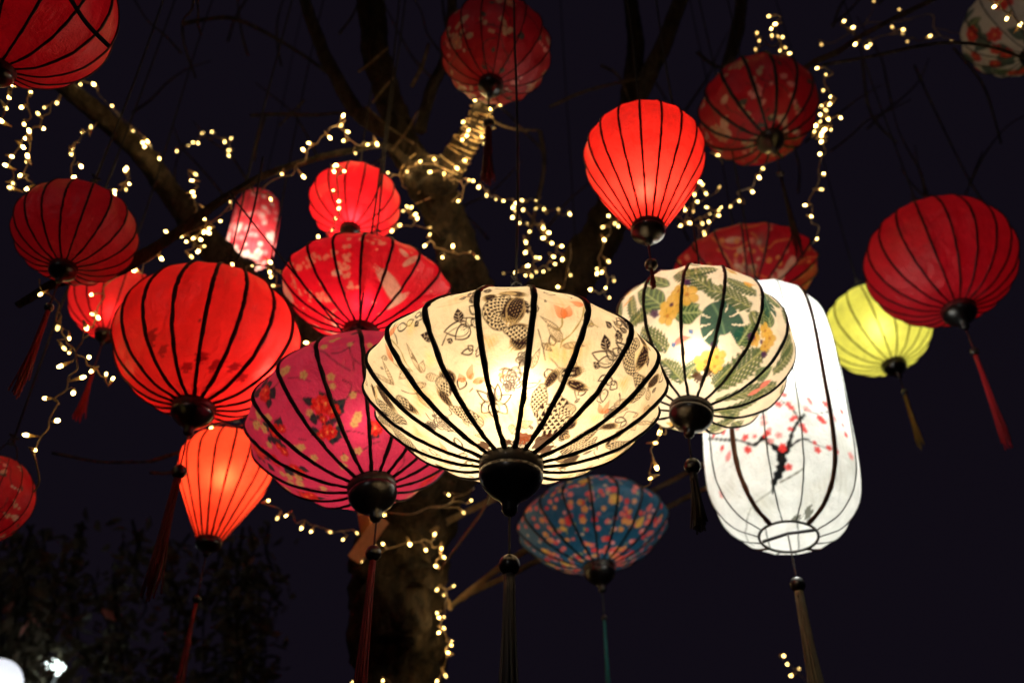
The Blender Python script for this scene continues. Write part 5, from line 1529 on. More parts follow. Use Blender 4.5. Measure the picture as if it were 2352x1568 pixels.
lantern('floralR', 'dark red saucer lantern with gold flowers, behind the palm leaf lantern', (.47, .005, .020), p_floral_gold, FAB_DARK, ribs=18, phase=5, rib_w=.026, sag=.014,
        res=(18, 110), watts=1.0, light=WARM, top_py=-60)
lantern('balloon', 'bright red lantern shaped like a balloon, upper right', (.86, .032, .022), p_plain, FAB_RED, ribs=18, phase=1, rib_w=0.036, rib_mat=M_RIBR, sag=.008,
        watts=2.4, light=WARM, lamp_z=-0.3, top_py=-60, group=G_RED, tassel=dict(bead=608, end=660, r=.014, w=0.005, c=(.2, .01, .01), cord=(.2, .01, .01), n=20))
lantern('floralT', 'dim red round lantern with cream blossoms, beside the bright balloon shaped one', (.52, .005, .022), p_floral_dark2, FAB_DARK, ribs=15, phase=0, rib_w=0.055, sag=.020,
        res=(22, 150), watts=0.18, light=WARM, top_py=-60, tassel=dict(bead=400, end=590, r=.013, w=0.007, c=(.02, .004, .006), n=24))
lantern('topred', 'unlit red floral lantern at the top edge, centre, above the lit tree fork', (.46, .005, .020), p_floral_dark, FAB_DARK, ribs=16, phase=8, rib_w=.022, rib_mat=M_RIBR, sag=.020,
        res=(22, 150), watts=0.1, light=WARM, top_py=-90, tassel=dict(bead=285, end=415, r=.016, w=0.013, c=(.12, .006, .008), cord=(.03, .01, .01), n=36))
lantern('topright', 'white lantern with red flowers and green leaves cut off at the top right corner', (.62, .55, .45), p_topright, FAB_DARK, ribs=16, phase=3, rib_w=.02, sag=.012,
        res=(20, 130), watts=0.2, light=(1, .9, .75), top_py=-120)
lantern('topleft', 'plain red lantern cut off by the top left corner, crossed by a dark cord', (.66, .006, .024), p_plain, FAB_DARK, ribs=16, phase=4, rib_w=.034, rib_mat=M_RIBR, sag=.016,
        res=(14, 130), watts=0.28, light=(1, .7, .5), top_py=-420, group=G_RED, tassel=dict(bead=330, end=420, r=.012, w=.01, c=(.2, .01, .01), n=16))
lantern('darkleft', 'dim plain red round lantern at left, above a branch of fairy lights', (.55, .007, .022), p_plain, FAB_DARK, ribs=18, phase=-1, rib_w=.034, rib_mat=M_RIBR, sag=.010,
        res=(14, 120), watts=0.2, light=WARM, top_py=-60, group=G_RED, tassel=dict(bead=706, end=900, r=0.01, w=0.008, c=(.32, .010, .012), cord=(.05, .01, .01), n=30))
lantern('small815', 'small bright red round lantern behind the crane lantern, near the trunk', (.85, .014, .026), p_plain, FAB_RED, ribs=16, phase=6, rib_w=.034, rib_mat=M_RIBR, sag=.010,
        watts=1.7, light=WARM, lamp_z=-0.5, top_py=-60, group=G_RED)
lantern('saucerL', 'red saucer lantern printed with white cranes and tiny blossoms', (.78, .010, .032), p_saucer_red, ribs=19, phase=-7, rib_w=.030, rib_mat=M_RIBR, sag=.012,
        res=(26, 170), watts=1.9, light=WARM, lamp_z=-.2, top_py=-60)
lantern('red255', 'small red lantern mostly hidden behind the big plain red one', (.70, .018, .022), p_plain, FAB_RED, ribs=16, phase=2, rib_w=.03, rib_mat=M_RIBR, sag=.016,
        watts=0.8, light=WARM, lamp_z=-.3, top_py=-60, group=G_RED, tassel=dict(bead=852, end=962, r=0.008, w=0.007, c=(.40, .010, .012), cord=(.1, .01, .01), n=26))
lantern('orange', 'glowing orange red tapered lantern below the big red round one', ORG, p_plain, FAB_RED, ribs=18, phase=3, rib_w=0.042, rib_mat=M_RIBR, sag=.010,
        watts=3.0, light=WARM, lamp_z=0.2, top_py=-60, group=G_RED, tassel=dict(bead=1375, end=1640, r=.011, w=0.007, c=(.20, .008, .010), cord=(.06, .01, .01), n=24))
lantern('cyl', 'small pink and white blossom cylinder lantern, far back beside the lit branch', (.62, .05, .06), p_cyl, ribs=12, phase=0, rib_w=.02, rib_mat=M_RIBR, sag=.01,
        res=(16, 120), watts=3.0, light=(1, .85, .75), lamp_z=-.5, top_py=-60)
lantern('leftedge', 'red lantern with cream blossoms cut off by the left edge', (.55, .007, .02), p_floral_dark3, FAB_DARK, ribs=14, phase=7, rib_w=.02, rib_mat=M_RIBR, sag=.03,
        res=(22, 130), watts=0.13, light=WARM, top_py=-60)

# ------------------------------------------------------------------ the tree
def pp(pts): return [at(x, y, d) for x, y, d, w in pts], [w * d / FPX * .5 for x, y, d, w in pts]


def limb(name, pts, parent, mat=None, n=14, k=8, ext=None, gnarl=.012):
    pts = list(pts)
    if pts[-1][1] < -30 and len(pts) > 2:               # carry on above the frame and taper out
        (xa, ya, da, wa), (xb, yb, db, wb) = pts[-2:]
        for q in (1, 2, 3, 4): pts.append((xb + (xb - xa) * .5 * q + 25 * math.sin(q * 2.1 + xb), yb - 150 * q, db + .12 * q, max(3, wb * (1 - .23 * q))))
    P, R = pp(pts)
    if ext: P = [np.array(e[:3]) for e in ext] + P; R = [e[3] for e in ext] + R
    Q = np.array(catmull(P, k)); W = np.interp(np.linspace(0, 1, len(Q)), np.linspace(0, 1, len(R)), R)
    g = np.random.RandomState(int(abs(pts[0][0]) * 7 + abs(pts[0][1])) % 9999)
    ph = g.uniform(0, 6.28, 6)
    for i in range(len(Q)):
        Q[i] += gnarl * W[i] * 10 * np.array([math.sin(i * .55 + ph[0]), math.sin(i * .43 + ph[1]), math.sin(i * .6 + ph[2])]) * (.35 if 0 < i < len(Q) - 1 else 0)
    b = MB()
    b.tube(Q, W, n)
    # ridged bark: push every vertex by a few angular waves that drift along the limb, plus knots
    V = np.array(b.v); m = len(Q)
    for i in range(m):
        for q in range(n):
            a = 2 * math.pi * q / n
            f = 1 + .10 * math.sin(3 * a + ph[0] + i * .22) + .05 * math.sin(5 * a + ph[1] - i * .35) + .05 * math.sin(7 * a + i * .9 + ph[2]) + .05 * g.randn()
            V[i * n + q] = Q[i] + (V[i * n + q] - Q[i]) * f
    b.v = [tuple(v) for v in V]
    return b.build(name, mat or M_BARK, parent)


base = at(930, 1568, 3.2)
tree = empty('tree', (base[0], base[1], 0))
tag(tree, 'gnarled old tree with bare forking limbs wound with fairy lights', 'tree')
bpy.context.view_layer.update()


class Shift:                                            # children of the tree are stored relative to its base
    pass


_link = link


def link(name, me, mat=None, parent=None, loc=None, rot=None):
    o = _link(name, me, mat, parent, loc, rot)
    if parent is not None and parent.name.split('.')[0] in WORLD_PARENTS:
        o.matrix_parent_inverse = Matrix.Translation(-Vector(parent.location))
    return o


WORLD_PARENTS = {'tree', 'string_lights', 'hanging_vine', 'wooden_bracket', 'street_lamp', 'floodlight'}
bx, by = base[0], base[1]
limb('trunk', [(915, 1568, 3.2, 195), (912, 1420, 3.2, 200), (915, 1300, 3.2, 200), (955, 1180, 3.2, 190), (1020, 1000, 3.2, 165), (1070, 850, 3.15, 145), (1092, 740, 3.12, 130)], tree, n=40, k=14,
     ext=[(bx - .1, by, -.05, .30), (bx - .08, by, .5, .20), (bx - .06, by, 1.4, .17)])
limb('limb', [(1092, 760, 3.12, 122), (1070, 640, 3.1, 104), (1040, 545, 3.05, 92), (990, 440, 3.0, 92), (940, 350, 3.0, 72), (898, 250, 3.05, 60), (868, 130, 3.1, 60), (850, 0, 3.2, 60), (842, -140, 3.3, 50)], tree, n=26, k=12)
limb('limb', [(985, 450, 2.98, 84), (1035, 385, 2.95, 64), (1075, 320, 2.92, 52), (1105, 260, 2.9, 46), (1135, 140, 2.95, 40), (1160, -60, 3.0, 30)], tree, n=22, k=12)
limb('limb', [(1100, 760, 3.14, 120), (1200, 715, 3.2, 108), (1310, 640, 3.3, 96), (1380, 545, 3.35, 90), (1415, 450, 3.4, 78), (1440, 330, 3.5, 60), (1452, 200, 3.6, 46), (1458, 90, 3.7, 36), (1445, -60, 3.8, 28)], tree, n=24, k=12)
limb('limb', [(1448, 260, 3.55, 44), (1490, 170, 3.6, 40), (1540, 60, 3.7, 36), (1580, -60, 3.8, 30)], tree, M_LIMB)
limb('limb', [(1050, 930, 3.2, 80), (900, 880, 3.2, 78), (760, 800, 3.2, 76), (640, 720, 3.2, 74), (555, 640, 3.25, 70), (470, 545, 3.3, 60), (385, 430, 3.35, 52), (300, 330, 3.4, 46), (200, 240, 3.4, 42), (105, 165, 3.5, 36), (-60, 60, 3.6, 28)], tree, M_LIMB, n=20, k=10)
limb('limb', [(895, 300, 3.05, 44), (835, 270, 3.1, 36), (780, 190, 3.2, 32), (730, 90, 3.3, 28), (690, -40, 3.4, 24)], tree, M_LIMB)
limb('limb', [(1560, 430, 3.6, 34), (1610, 320, 3.7, 32), (1660, 190, 3.8, 30), (1695, 60, 3.9, 28), (1710, -60, 4.0, 24)], tree, M_LIMB)
limb('limb', [(965, 300, 3.2, 26), (990, 210, 3.3, 26), (1025, 120, 3.4, 24), (1040, -40, 3.5, 20)], tree, M_LIMB)
limb('branch', [(960, 400, 2.95, 22), (890, 335, 2.88, 16), (800, 348, 2.75, 15), (700, 372, 2.6, 15), (610, 402, 2.5, 17), (525, 450, 2.4, 18), (440, 510, 2.3, 22), (370, 560, 2.2, 25), (300, 602, 2.12, 34), (210, 632, 2.05, 38), (130, 650, 2.0, 22), (40, 700, 2.0, 16)], tree, n=10, k=8)
for pts, w, d, mat in [
        ([(1033, 1395), (1074, 1360), (1145, 1306), (1200, 1268), (1300, 1215), (1400, 1170), (1508, 1122), (1607, 1070), (1720, 1012)], 15, 3.08, M_POLE),
        ([(1060, 1375), (1098, 1353), (1187, 1312), (1231, 1289), (1350, 1240), (1450, 1200), (1532, 1165), (1614, 1124), (1740, 1060)], 14, 3.10, M_POLE),
        ([(990, 1225), (1036, 1193), (1149, 1138), (1260, 1085)], 17, 3.05, M_POLE),
        ([(1870, 142), (1925, 118), (1975, 85), (2040, 50), (2160, -10), (2250, -60)], 13, 2.9, M_TWIG),
        ([(1890, 150), (2000, 130), (2150, 100), (2260, 105), (2352, 135), (2420, 170)], 8, 2.4, M_LIMB),
        ([(1620, 330), (1720, 260), (1800, 190), (1870, 142)], 18, 3.5, M_LIMB),
        ([(1262, 246), (1330, 215), (1400, 195), (1475, 180)], 7, 3.2, M_TWIG),
        ([(1115, 260), (1145, 285), (1190, 298), (1240, 300)], 7, 2.9, M_TWIG),
        ([(1240, 300), (1250, 380), (1230, 480), (1200, 600)], 10, 3.4, M_LIMB),
        ([(822, 166), (850, 145), (892, 108)], 6, 2.8, M_TWIG), ([(855, 238), (880, 205), (905, 178)], 6, 2.8, M_TWIG),
        ([(445, -10), (440, 22), (425, 40), (418, 55)], 5, 2.2, M_TWIG), ([(452, -10), (455, 30), (454, 55), (463, 82)], 5, 2.2, M_TWIG),
        ([(418, 55), (470, 45), (530, 42), (600, 70), (700, 130), (780, 190)], 10, 3.4, M_LIMB), ([(418, 60), (425, 110), (450, 180)], 6, 3.4, M_LIMB),
        ([(575, 265), (640, 262), (720, 264), (800, 262), (860, 300)], 8, 3.1, M_LIMB), ([(610, 265), (590, 330), (585, 370)], 6, 3.1, M_LIMB), ([(700, 230), (640, 290)], 5, 3.1, M_LIMB),
        ([(945, 200), (970, 150), (985, 100)], 9, 3.0, M_TWIG), ([(840, 245), (890, 290), (950, 330)], 7, 2.85, M_TWIG), ([(900, 345), (935, 300), (960, 255)], 6, 2.85, M_TWIG),
        ([(345, 1060), (390, 1045), (440, 1030), (500, 1020)], 9, 2.6, M_TWIG), ([(345, 1085), (380, 1086), (420, 1080)], 8, 2.6, M_TWIG), ([(120, 1040), (230, 1060), (345, 1060)], 7, 2.65, M_LIMB),
        ([(1600, 120), (1640, 150), (1700, 170)], 8, 3.7, M_LIMB), ([(1380, 150), (1420, 175), (1450, 240)], 7, 3.5, M_LIMB), ([(2100, 150), (2150, 260), (2230, 420), (2300, 520)], 5, 3.6, M_LIMB), ([(1980, 140), (2000, 260), (2060, 330)], 6, 3.6, M_LIMB), ([(2190, 110), (2260, 200), (2300, 330)], 6, 3.4, M_LIMB)]:
    limb('branch' if w > 6 else 'twig', [(x, y, d + (.07 * i if mat is M_POLE else 0), w * (1 - .35 * i / len(pts))) for i, (x, y) in enumerate(pts)], tree, mat, n=7, k=6, gnarl=.006)
g = np.random.RandomState(5)
for q in range(46):                                     # fine dim twigs through the upper crown
    x, y = g.uniform(300, 2300), g.uniform(-60, 560); d = g.uniform(3.1, 4.4)
    a = g.uniform(-2.4, -.6); pts = []
    for j in range(5):
        pts.append((x, y, d, 6 * (1 - j * .15))); x += 55 * math.cos(a); y += 55 * math.sin(a); a += g.uniform(-.35, .35); d += .03
    limb('twig', pts, tree, M_LIMB, n=5, k=4, gnarl=.01)

# wooden bracket of planks against the trunk
wb = empty('wooden_bracket', at(840, 1240, 2.9))
tag(wb, 'pale wooden bracket of two planks fixed to the trunk below the magenta lantern', 'bracket')
for (x0, y0), (x1, y1), w, dd in [((812, 1285), (880, 1190), 17, 2.88), ((835, 1178), (850, 1260), 13, 2.93)]:
    p0, p1 = at(x0, y0, dd), at(x1, y1, dd + .04)
    ax = (p1 - p0) / 2; sd = np.cross(ax, FW); sd = sd / np.linalg.norm(sd) * w * dd / FPX; th_ = np.cross(ax, sd); th_ = th_ / np.linalg.norm(th_) * .009
    MB().box((p0 + p1) / 2, ax, sd, th_).build('plank', M_PLANK, wb, smooth=False)

# ------------------------------------------------------------------ strings of fairy lights
OFF = {'A': (0, 0), 'B': (825, 0), 'C': (1650, 0), 'D': (0, 550), 'E': (825, 550), 'F': (1650, 550), 'G': (0, 1097), 'H': (825, 1097), 'I': (1650, 1097)}


def zp(reg, x, y): return ((OFF[reg][0] + x / 2.7506) * .9408, (OFF[reg][1] + y / 2.7506) * .9408)


bulb_me = MB().lathe([(.0006, .0080), (.0026, .0070), (.0042, .004), (.0047, 0), (.0042, -.004), (.0030, -.0068)], 10).data('bulb')
bulb_me.materials.append(M_BULB)
bulb_dim = bulb_me.copy(); bulb_dim.materials.clear(); bulb_dim.materials.append(M_BULB2)
hold_me = MB().lathe([(.0036, -.0055), (.0042, -.0075), (.0044, -.014), (.0034, -.020), (.0026, -.029), (.0016, -.031)], 8).data('bulb_socket')
hold_me.materials.append(M_HOLD)
G_STR = 'strings of fairy lights in the tree'


def string(label, d0, d1, pts, dim=(), order=True, loose=.012, seed=1, start=None, end=None, jit=.04, glow=0.0):
    g = np.random.RandomState(seed)
    P = [zp(*p) for p in pts]
    dimset = {zp(*p) for p in dim}
    P = P + [p for p in dimset]
    if order:                                           # run the cable from lamp to nearest lamp
        rest = P[1:]; out = [P[0]]
        while rest:
            j = min(range(len(rest)), key=lambda q: (rest[q][0] - out[-1][0]) ** 2 + (rest[q][1] - out[-1][1]) ** 2); out.append(rest.pop(j))
        P = out
    n = len(P)
    root = empty('string_lights', at(*P[0], d0)); tag(root, label, 'string lights', G_STR)
    W = []
    B = []
    for i, (x, y) in enumerate(P):
        d = d0 + (d1 - d0) * i / max(n - 1, 1) + g.randn() * jit
        B.append(at(x, y, d))
    up = Vector((0, 0, 1))
    if start: W.append(at(*start, d0))
    for i in range(n):
        t = B[min(i + 1, n - 1)] - B[max(i - 1, 0)]
        t = t / (np.linalg.norm(t) + 1e-9)
        mid = (B[min(i + 1, n - 1)] + B[max(i - 1, 0)]) / 2 if 0 < i < n - 1 else B[i]
        v = (B[i] - mid) / .03 + g.randn(3) * .8; v -= t * (v @ t) * .7; v[2] -= .3
        v /= np.linalg.norm(v)
        sc = g.uniform(.64, .98)
        W.append(B[i] - v * .029 * sc)
        q = Vector(v).to_track_quat('Z', 'Y')
        me = bulb_dim if P[i] in dimset else bulb_me
        for nm, m in (('bulb', me), ('bulb_socket', hold_me)):
            o = bpy.data.objects.new(nm, m); COL.objects.link(o); o.parent = root
            o.matrix_parent_inverse = Matrix.Translation(-Vector(root.location))
            o.location = B[i]; o.rotation_mode = 'QUATERNION'; o.rotation_quaternion = q; o.scale = (sc, sc, sc)
        if glow:                                        # the lamps that touch the bark light it up
            lt = bpy.data.lights.new('bulb_glow', 'POINT'); lt.energy = glow; lt.color = (1, .66, .26); lt.shadow_soft_size = .004
            lo = bpy.data.objects.new('bulb_glow', lt); COL.objects.link(lo); lo.parent = root
            lo.location = Vector(B[i] + v * .016 * sc) - Vector(root.location)
    if end: W.append(at(*end, d1))
    W0 = W[1:] if start else W[:]
    W0 = [np.array(w) for w in W0[:n]]
    for _ in range(2): W = [W[0]] + [W[q] * .4 + (W[q - 1] + W[q + 1]) * .3 for q in range(1, len(W) - 1)] + [W[-1]]
    Wi = (W[1:] if start else W)[:n]
    # slack between lamps
    K = [W[0]]
    for a, b_ in zip(W[:-1], W[1:]):
        L = np.linalg.norm(b_ - a)
        K.append((a + b_) / 2 + g.randn(3) * min(loose, L * .16) + np.array([0, 0, -min(.02, L * .1)])); K.append(b_)
    cb = MB().tube(catmull(K, 5), .0019, 5)
    for a, b_ in zip(W0, Wi):                           # short leads out to each lamp holder
        if np.linalg.norm(a - b_) > .004: cb.tube([b_, (a + b_) / 2 + g.randn(3) * .002, a], .0013, 4)
    cb.build('cable', M_WIRE, root)
    return root


string('fairy lights hanging in a straight line below the top left lantern', 2.1, 2.15, [('A', *p) for p in [(207, 622), (147, 720), (162, 835), (172, 930), (195, 880), (185, 1048), (182, 1085), (135, 1178), (182, 1268)]], order=False, start=(67, 190), seed=2)
string('short fairy lights along the left picture edge', 2.0, 2.0, [('A', *p) for p in [(90, 575), (62, 655), (40, 725), (5, 812)]], order=False, start=(35, 190), end=(-30, 330), seed=3)
string('fairy lights slanting down from the limb to the left edge', 2.3, 2.15, [('A', *p) for p in [(383, 690), (300, 722), (255, 763), (290, 863), (155, 988), (80, 1052), (38, 1110), (85, 1230), (72, 1262)]], order=False, start=(140, 222), end=(20, 440), seed=4)
string('fairy lights running along the dark upper left limb', 3.33, 3.3, [('A', *p) for p in [(488, 533), (557, 512), (541, 566), (630, 567), (752, 712), (892, 877), (958, 958), (990, 950), (972, 983), (1070, 1063)]], order=False, start=(150, 180), seed=5, glow=.035, loose=.02)
string('short fairy lights ending on top of the dim left lantern', 2.3, 2.2, [('A', *p) for p in [(610, 855), (555, 887), (490, 1000), (478, 1033), (545, 1118), (495, 1193)]], order=False, start=(225, 280), seed=6)
string('few fairy lights right of the dim left lantern top', 2.7, 2.6, [('A', *p) for p in [(852, 1130), (840, 1142), (868, 1235), (846, 1272), (770, 1280), (767, 1305)]], order=False, seed=7)
string('arc of blurred fairy lights in open dark, upper left', 4.2, 4.2, [('A', *p) for p in [(1187, 1014), (1265, 978), (1296, 957), (1330, 962), (1360, 893), (1425, 887), (1508, 953), (1552, 930), (1537, 1010), (1538, 1042)]], order=False, seed=8)
string('thick bunch of fairy lights left of the pink blossom cylinder', 2.7, 2.6, [('A', *p) for p in [(1313, 1170), (1290, 1213), (1292, 1290), (1300, 1318), (1372, 1400), (1325, 1467), (1278, 1500), (1373, 1473), (1480, 1485)]] + [('D', *p) for p in [(1405, 22), (1370, 45), (1400, 50), (1348, 97), (1298, 87), (1220, 72), (1250, 110), (1370, 140), (1330, 175), (1285, 210)]], order=False, seed=9, loose=.03)
string('fairy lights wound along the thin lit branch at left', 2.8, 2.2, [('B', *p) for p in [(262, 967), (200, 972), (118, 1030)]] + [('A', *p) for p in [(2310, 945), (2335, 885), (2290, 842), (2305, 777), (2215, 925), (2075, 962), (2035, 1005), (2038, 1187), (1895, 1167), (1818, 1338), (1548, 1360), (1115, 1555)]] + [('D', *p) for p in [(1083, 222), (908, 298), (898, 304), (825, 230), (780, 315), (615, 465), (660, 620), (620, 597), (580, 680)]], order=False, seed=10, glow=.035, loose=.03, jit=.02)
string('fairy lights dangling in front of the small bright red lantern', 2.4, 2.4, [('A', *p) for p in [(2260, 1110), (2240, 1120), (2243, 1150), (2312, 1150), (2238, 1282), (2275, 1352), (2275, 1400), (2250, 1467), (2225, 1545)]] + [('D', 2138, 80)], order=False, seed=11)
string('sharp looping fairy lights down the lower left', 1.85, 1.7, [('D', *p) for p in [(580, 690), (405, 945), (555, 1020), (492, 1125), (303, 1160), (385, 1310), (175, 1407), (235, 1507)]], order=False, start=(205, 770), end=(78, 1130), seed=12, jit=.01, loose=.03)
string('fairy lights slanting to the big red lantern from the left', 1.95, 2.0, [('D', *p) for p in [(272, 462), (388, 687), (465, 757), (430, 825), (465, 853), (598, 885), (615, 978), (713, 998), (757, 1030)]], order=False, start=(90, 640), seed=13, jit=.02)
string('fairy lights between the blossom cylinder and the crane lantern', 2.7, 2.5, [('D', *p) for p in [(1562, 260), (1697, 275), (1815, 248), (1813, 315), (1820, 345), (1897, 320), (1835, 405)]], order=False, seed=14)
string('pair of fairy lights under the big red lantern', 2.3, 2.3, [('D', 1372, 1330), ('D', 1420, 1357)], order=False, start=(455, 960), end=(560, 975), seed=15)
string('single fairy light tucked beside the crane lantern rim', 2.2, 2.2, [('D', 2057, 787)], order=False, start=(690, 800), end=(730, 830), seed=16)
string('fairy lights coiled round the trunk fork in the centre', 2.91, 2.89, [('B', *p) for p in [(315, 1190), (335, 1160), (465, 1150), (553, 1085), (648, 1073), (775, 1095), (852, 1078), (800, 1130), (713, 1168), (620, 1155), (772, 1232), (880, 1210), (908, 1215), (808, 1350)]], order=False, seed=17, glow=0.13, loose=.03, jit=.02)
string('fairy lights wound up the short limb under the top lantern', 2.87, 2.83, [('B', *p) for p in [(920, 668), (912, 712), (1020, 733), (1098, 700), (842, 823), (877, 878), (866, 910), (835, 940), (970, 922), (995, 928), (980, 965), (1010, 860)]], seed=18, glow=0.13, loose=.03, jit=.02)
string('blurred fairy lights right of the small bright red lantern', 3.0, 2.95, [('B', *p) for p in [(438, 1417), (465, 1388), (493, 1393), (520, 1440), (533, 1467), (415, 1512), (362, 1548)]] + [('E', 415, 5), ('E', 362, 37)], dim=[('B', 620, 1528)], seed=19)
string('swag of fairy lights from the trunk fork to the bright balloon lantern', 3.0, 3.6, [('B', *p) for p in [(945, 1257), (998, 1312), (1063, 1337), (1112, 1350), (1195, 1365), (1238, 1345), (1337, 1345), (1330, 1400), (1385, 1405), (1558, 1437)]], dim=[('B', 1480, 1408)], seed=20)
string('loose knot of fairy lights behind the cream lantern cord', 3.4, 3.4, [('B', *p) for p in [(1177, 1393), (1190, 1415), (1243, 1410), (1173, 1460), (1220, 1498), (1270, 1500), (1375, 1508), (1378, 1530)]] + [('E', *p) for p in [(1287, 42), (1378, 10), (1415, 50), (1378, 85), (1435, 120)]], seed=21, loose=.03)
string('fairy lights along the trunk behind the cream lantern', 2.95, 2.97, [('E', *p) for p in [(617, 62), (583, 137), (703, 213), (772, 140), (887, 182), (935, 215)]], order=False, seed=22, glow=0.09, loose=.03)
string('heap of fairy lights just above the cream lantern', 3.3, 3.3, [('E', *p) for p in [(1263, 112), (1260, 182), (1330, 215), (1352, 220), (1275, 272), (1192, 317), (1262, 335), (1300, 340), (1332, 310), (1380, 310), (1422, 300), (1460, 262), (1447, 210), (1507, 230), (1503, 140)]], dim=[('E', 1115, 322)], seed=23, loose=.03)
string('fairy lights down the right limb above the cream lantern', 3.1, 3.1, [('E', *p) for p in [(1562, 335), (1478, 413)]], order=False, start=(1310, 560), seed=24, glow=.075)
string('fairy lights below the bright balloon lantern', 3.0, 2.9, [('E', *p) for p in [(1883, 5), (1780, 12), (1788, 97), (1817, 242), (1737, 290), (1740, 322), (1772, 315), (1855, 370), (1798, 420), (1820, 485), (1697, 432)]], order=False, seed=25, loose=.02)
string('tangle of fairy lights between the balloon lantern and the gold flower lantern', 3.3, 3.2, [('C', *p) for p in [(160, 1222), (180, 1240), (125, 1305), (203, 1300), (207, 1392), (65, 1410), (47, 1380), (33, 1515), (93, 1497), (178, 1500), (222, 1490), (228, 1435), (192, 1560), (287, 1447), (285, 1415), (305, 1393), (145, 1355)]] + [('B', *p) for p in [(1817, 1450), (1780, 1525), (1860, 1500)]] + [('F', 193, 62), ('F', 137, 108)], dim=[('C', 293, 1257), ('C', 118, 1418)], seed=26, loose=.035)
string('chain of fairy lights sagging from the dim blossom lantern', 3.0, 3.2, [('C', *p) for p in [(586, 1133), (560, 1193), (515, 1288), (427, 1350), (367, 1387)]], order=False, start=(1755, 385), seed=27)
string('single fairy light between the two upper right red lanterns', 2.9, 2.9, [('C', 280, 1042)], order=False, start=(1640, 340), end=(1660, 375), seed=28)
string('cluster of fairy lights above the dim blossom lantern', 3.1, 3.0, [('C', *p) for p in [(626, 110), (668, 163), (642, 192), (645, 240), (717, 250), (700, 340), (763, 360)]], dim=[('C', *p) for p in [(545, 222), (686, 247), (560, 275), (735, 320), (535, 333)]], seed=29, loose=.025)
string('dense vertical fairy lights right of the dim blossom lantern', 2.75, 2.7, [('C', *p) for p in [(950, 458), (1005, 503), (990, 607), (1043, 650), (1033, 700), (977, 714), (1007, 740), (972, 772), (1023, 800), (1107, 792), (1040, 870), (998, 872), (970, 817), (940, 845), (930, 885), (980, 895), (977, 915), (978, 950), (967, 1035), (993, 1170), (977, 1272), (868, 1378), (910, 1453)]] + [('F', 945, 92)], order=False, seed=30, loose=.02)
string('sparse fairy lights along the upper right branch', 3.4, 3.6, [('C', *p) for p in [(1130, 143), (1190, 185), (1205, 298), (1285, 317), (1307, 298), (1527, 200), (1707, 243), (1927, 214)]], dim=[('C', *p) for p in [(978, 300), (1525, 228), (1453, 183), (1555, 280), (1850, 280), (1500, 65), (1330, 8)]], seed=31, loose=.03)
string('three fairy lights before the top right lantern', 2.1, 2.1, [('C', *p) for p in [(2140, 45), (2223, 125), (2312, 168)]], order=False, start=(2260, -20), end=(2400, 90), seed=32)
string('fairy lights hanging below the cream lantern rim at right', 2.0, 1.95, [('E', 2160, 1390), ('E', 2132, 1460), ('H', 2140, 120), ('H', 2100, 193)], order=False, start=(1530, 985), end=(1475, 1120), seed=33, jit=.005, loose=.02)
string('swag of fairy lights from the orange lantern to the wooden bracket', 2.5, 2.75, [('G', *p) for p in [(1800, 343), (1863, 460), (1922, 442), (2025, 525), (2090, 548), (2305, 602)]] + [('H', 128, 560)], dim=[('G', 2218, 553)], seed=34, jit=.02)
string('fairy lights looped across the lower trunk', 3.0, 3.0, [('H', *p) for p in [(160, 747), (303, 633), (482, 633), (590, 672), (650, 568), (695, 662), (713, 722), (658, 782)]], order=False, seed=35, glow=0.08, loose=.03, jit=.015)
string('fairy lights running down the right side of the lower trunk', 3.08, 3.08, [('H', *p) for p in [(665, 940), (777, 915), (712, 975), (748, 1050), (668, 1095), (680, 1127), (710, 1127), (708, 1198), (677, 1228), (763, 1280), (760, 1310), (740, 1362), (723, 1515), (665, 1553)]], order=False, seed=36, glow=0.08, jit=.015, loose=.02)
string('fairy lights beside the trunk under the cream lantern', 2.98, 2.98, [('H', *p) for p in [(742, 303), (893, 342), (843, 422), (313, 435)]], order=False, start=(1090, 1120), seed=37, glow=.075)
string('two fairy lights at the bottom edge left of the trunk', 3.0, 3.0, [('H', 97, 1563), ('H', 302, 1550)], order=False, seed=38, end=(1010, 1580))
string('few fairy lights low beside the white lantern tassel', 4.6, 4.6, [('I', *p) for p in [(724, 1383), (748, 1440), (827, 1470), (775, 1515), (935, 1563)]], order=False, seed=39, end=(1900, 1640))

# cable coiled round the short lit limb and the fork, part of the string wound there
coil_root = [o for o in COL.objects if o.get('label', '').startswith('fairy lights wound up the short limb')][0]
CM = pbr('pale_cable', (.42, .30, .15), .45, .4, trans=.15)
for turns, ph0, pts in [(7, 0, [(1020, 400, 2.95), (1060, 345, 2.93), (1090, 295, 2.91), (1108, 258, 2.90)]), (5, 2, [(1045, 368, 2.94), (1080, 312, 2.92), (1106, 262, 2.90)]), (4, 1, [(955, 375, 3.02), (985, 420, 3.0), (1010, 470, 3.02)])]:
    ax = catmull([at(*p) for p in pts], 30); P_ = []
    for q, c in enumerate(ax):
        f = q / (len(ax) - 1); a = ph0 + turns * 6.283 * f
        rr = (.050 - .012 * f if turns > 4 else .078) * (1 + .06 * math.sin(q * .7))
        t = ax[min(q + 1, len(ax) - 1)] - ax[max(q - 1, 0)]; t = t / np.linalg.norm(t)
        u = np.cross(t, FW); u /= np.linalg.norm(u); w = np.cross(t, u)
        P_.append(c + rr * (u * math.cos(a) + w * math.sin(a)) + t * .012 * math.sin(a * .5))
    MB().tube(P_, .0022, 5).build('cable', CM, coil_root)

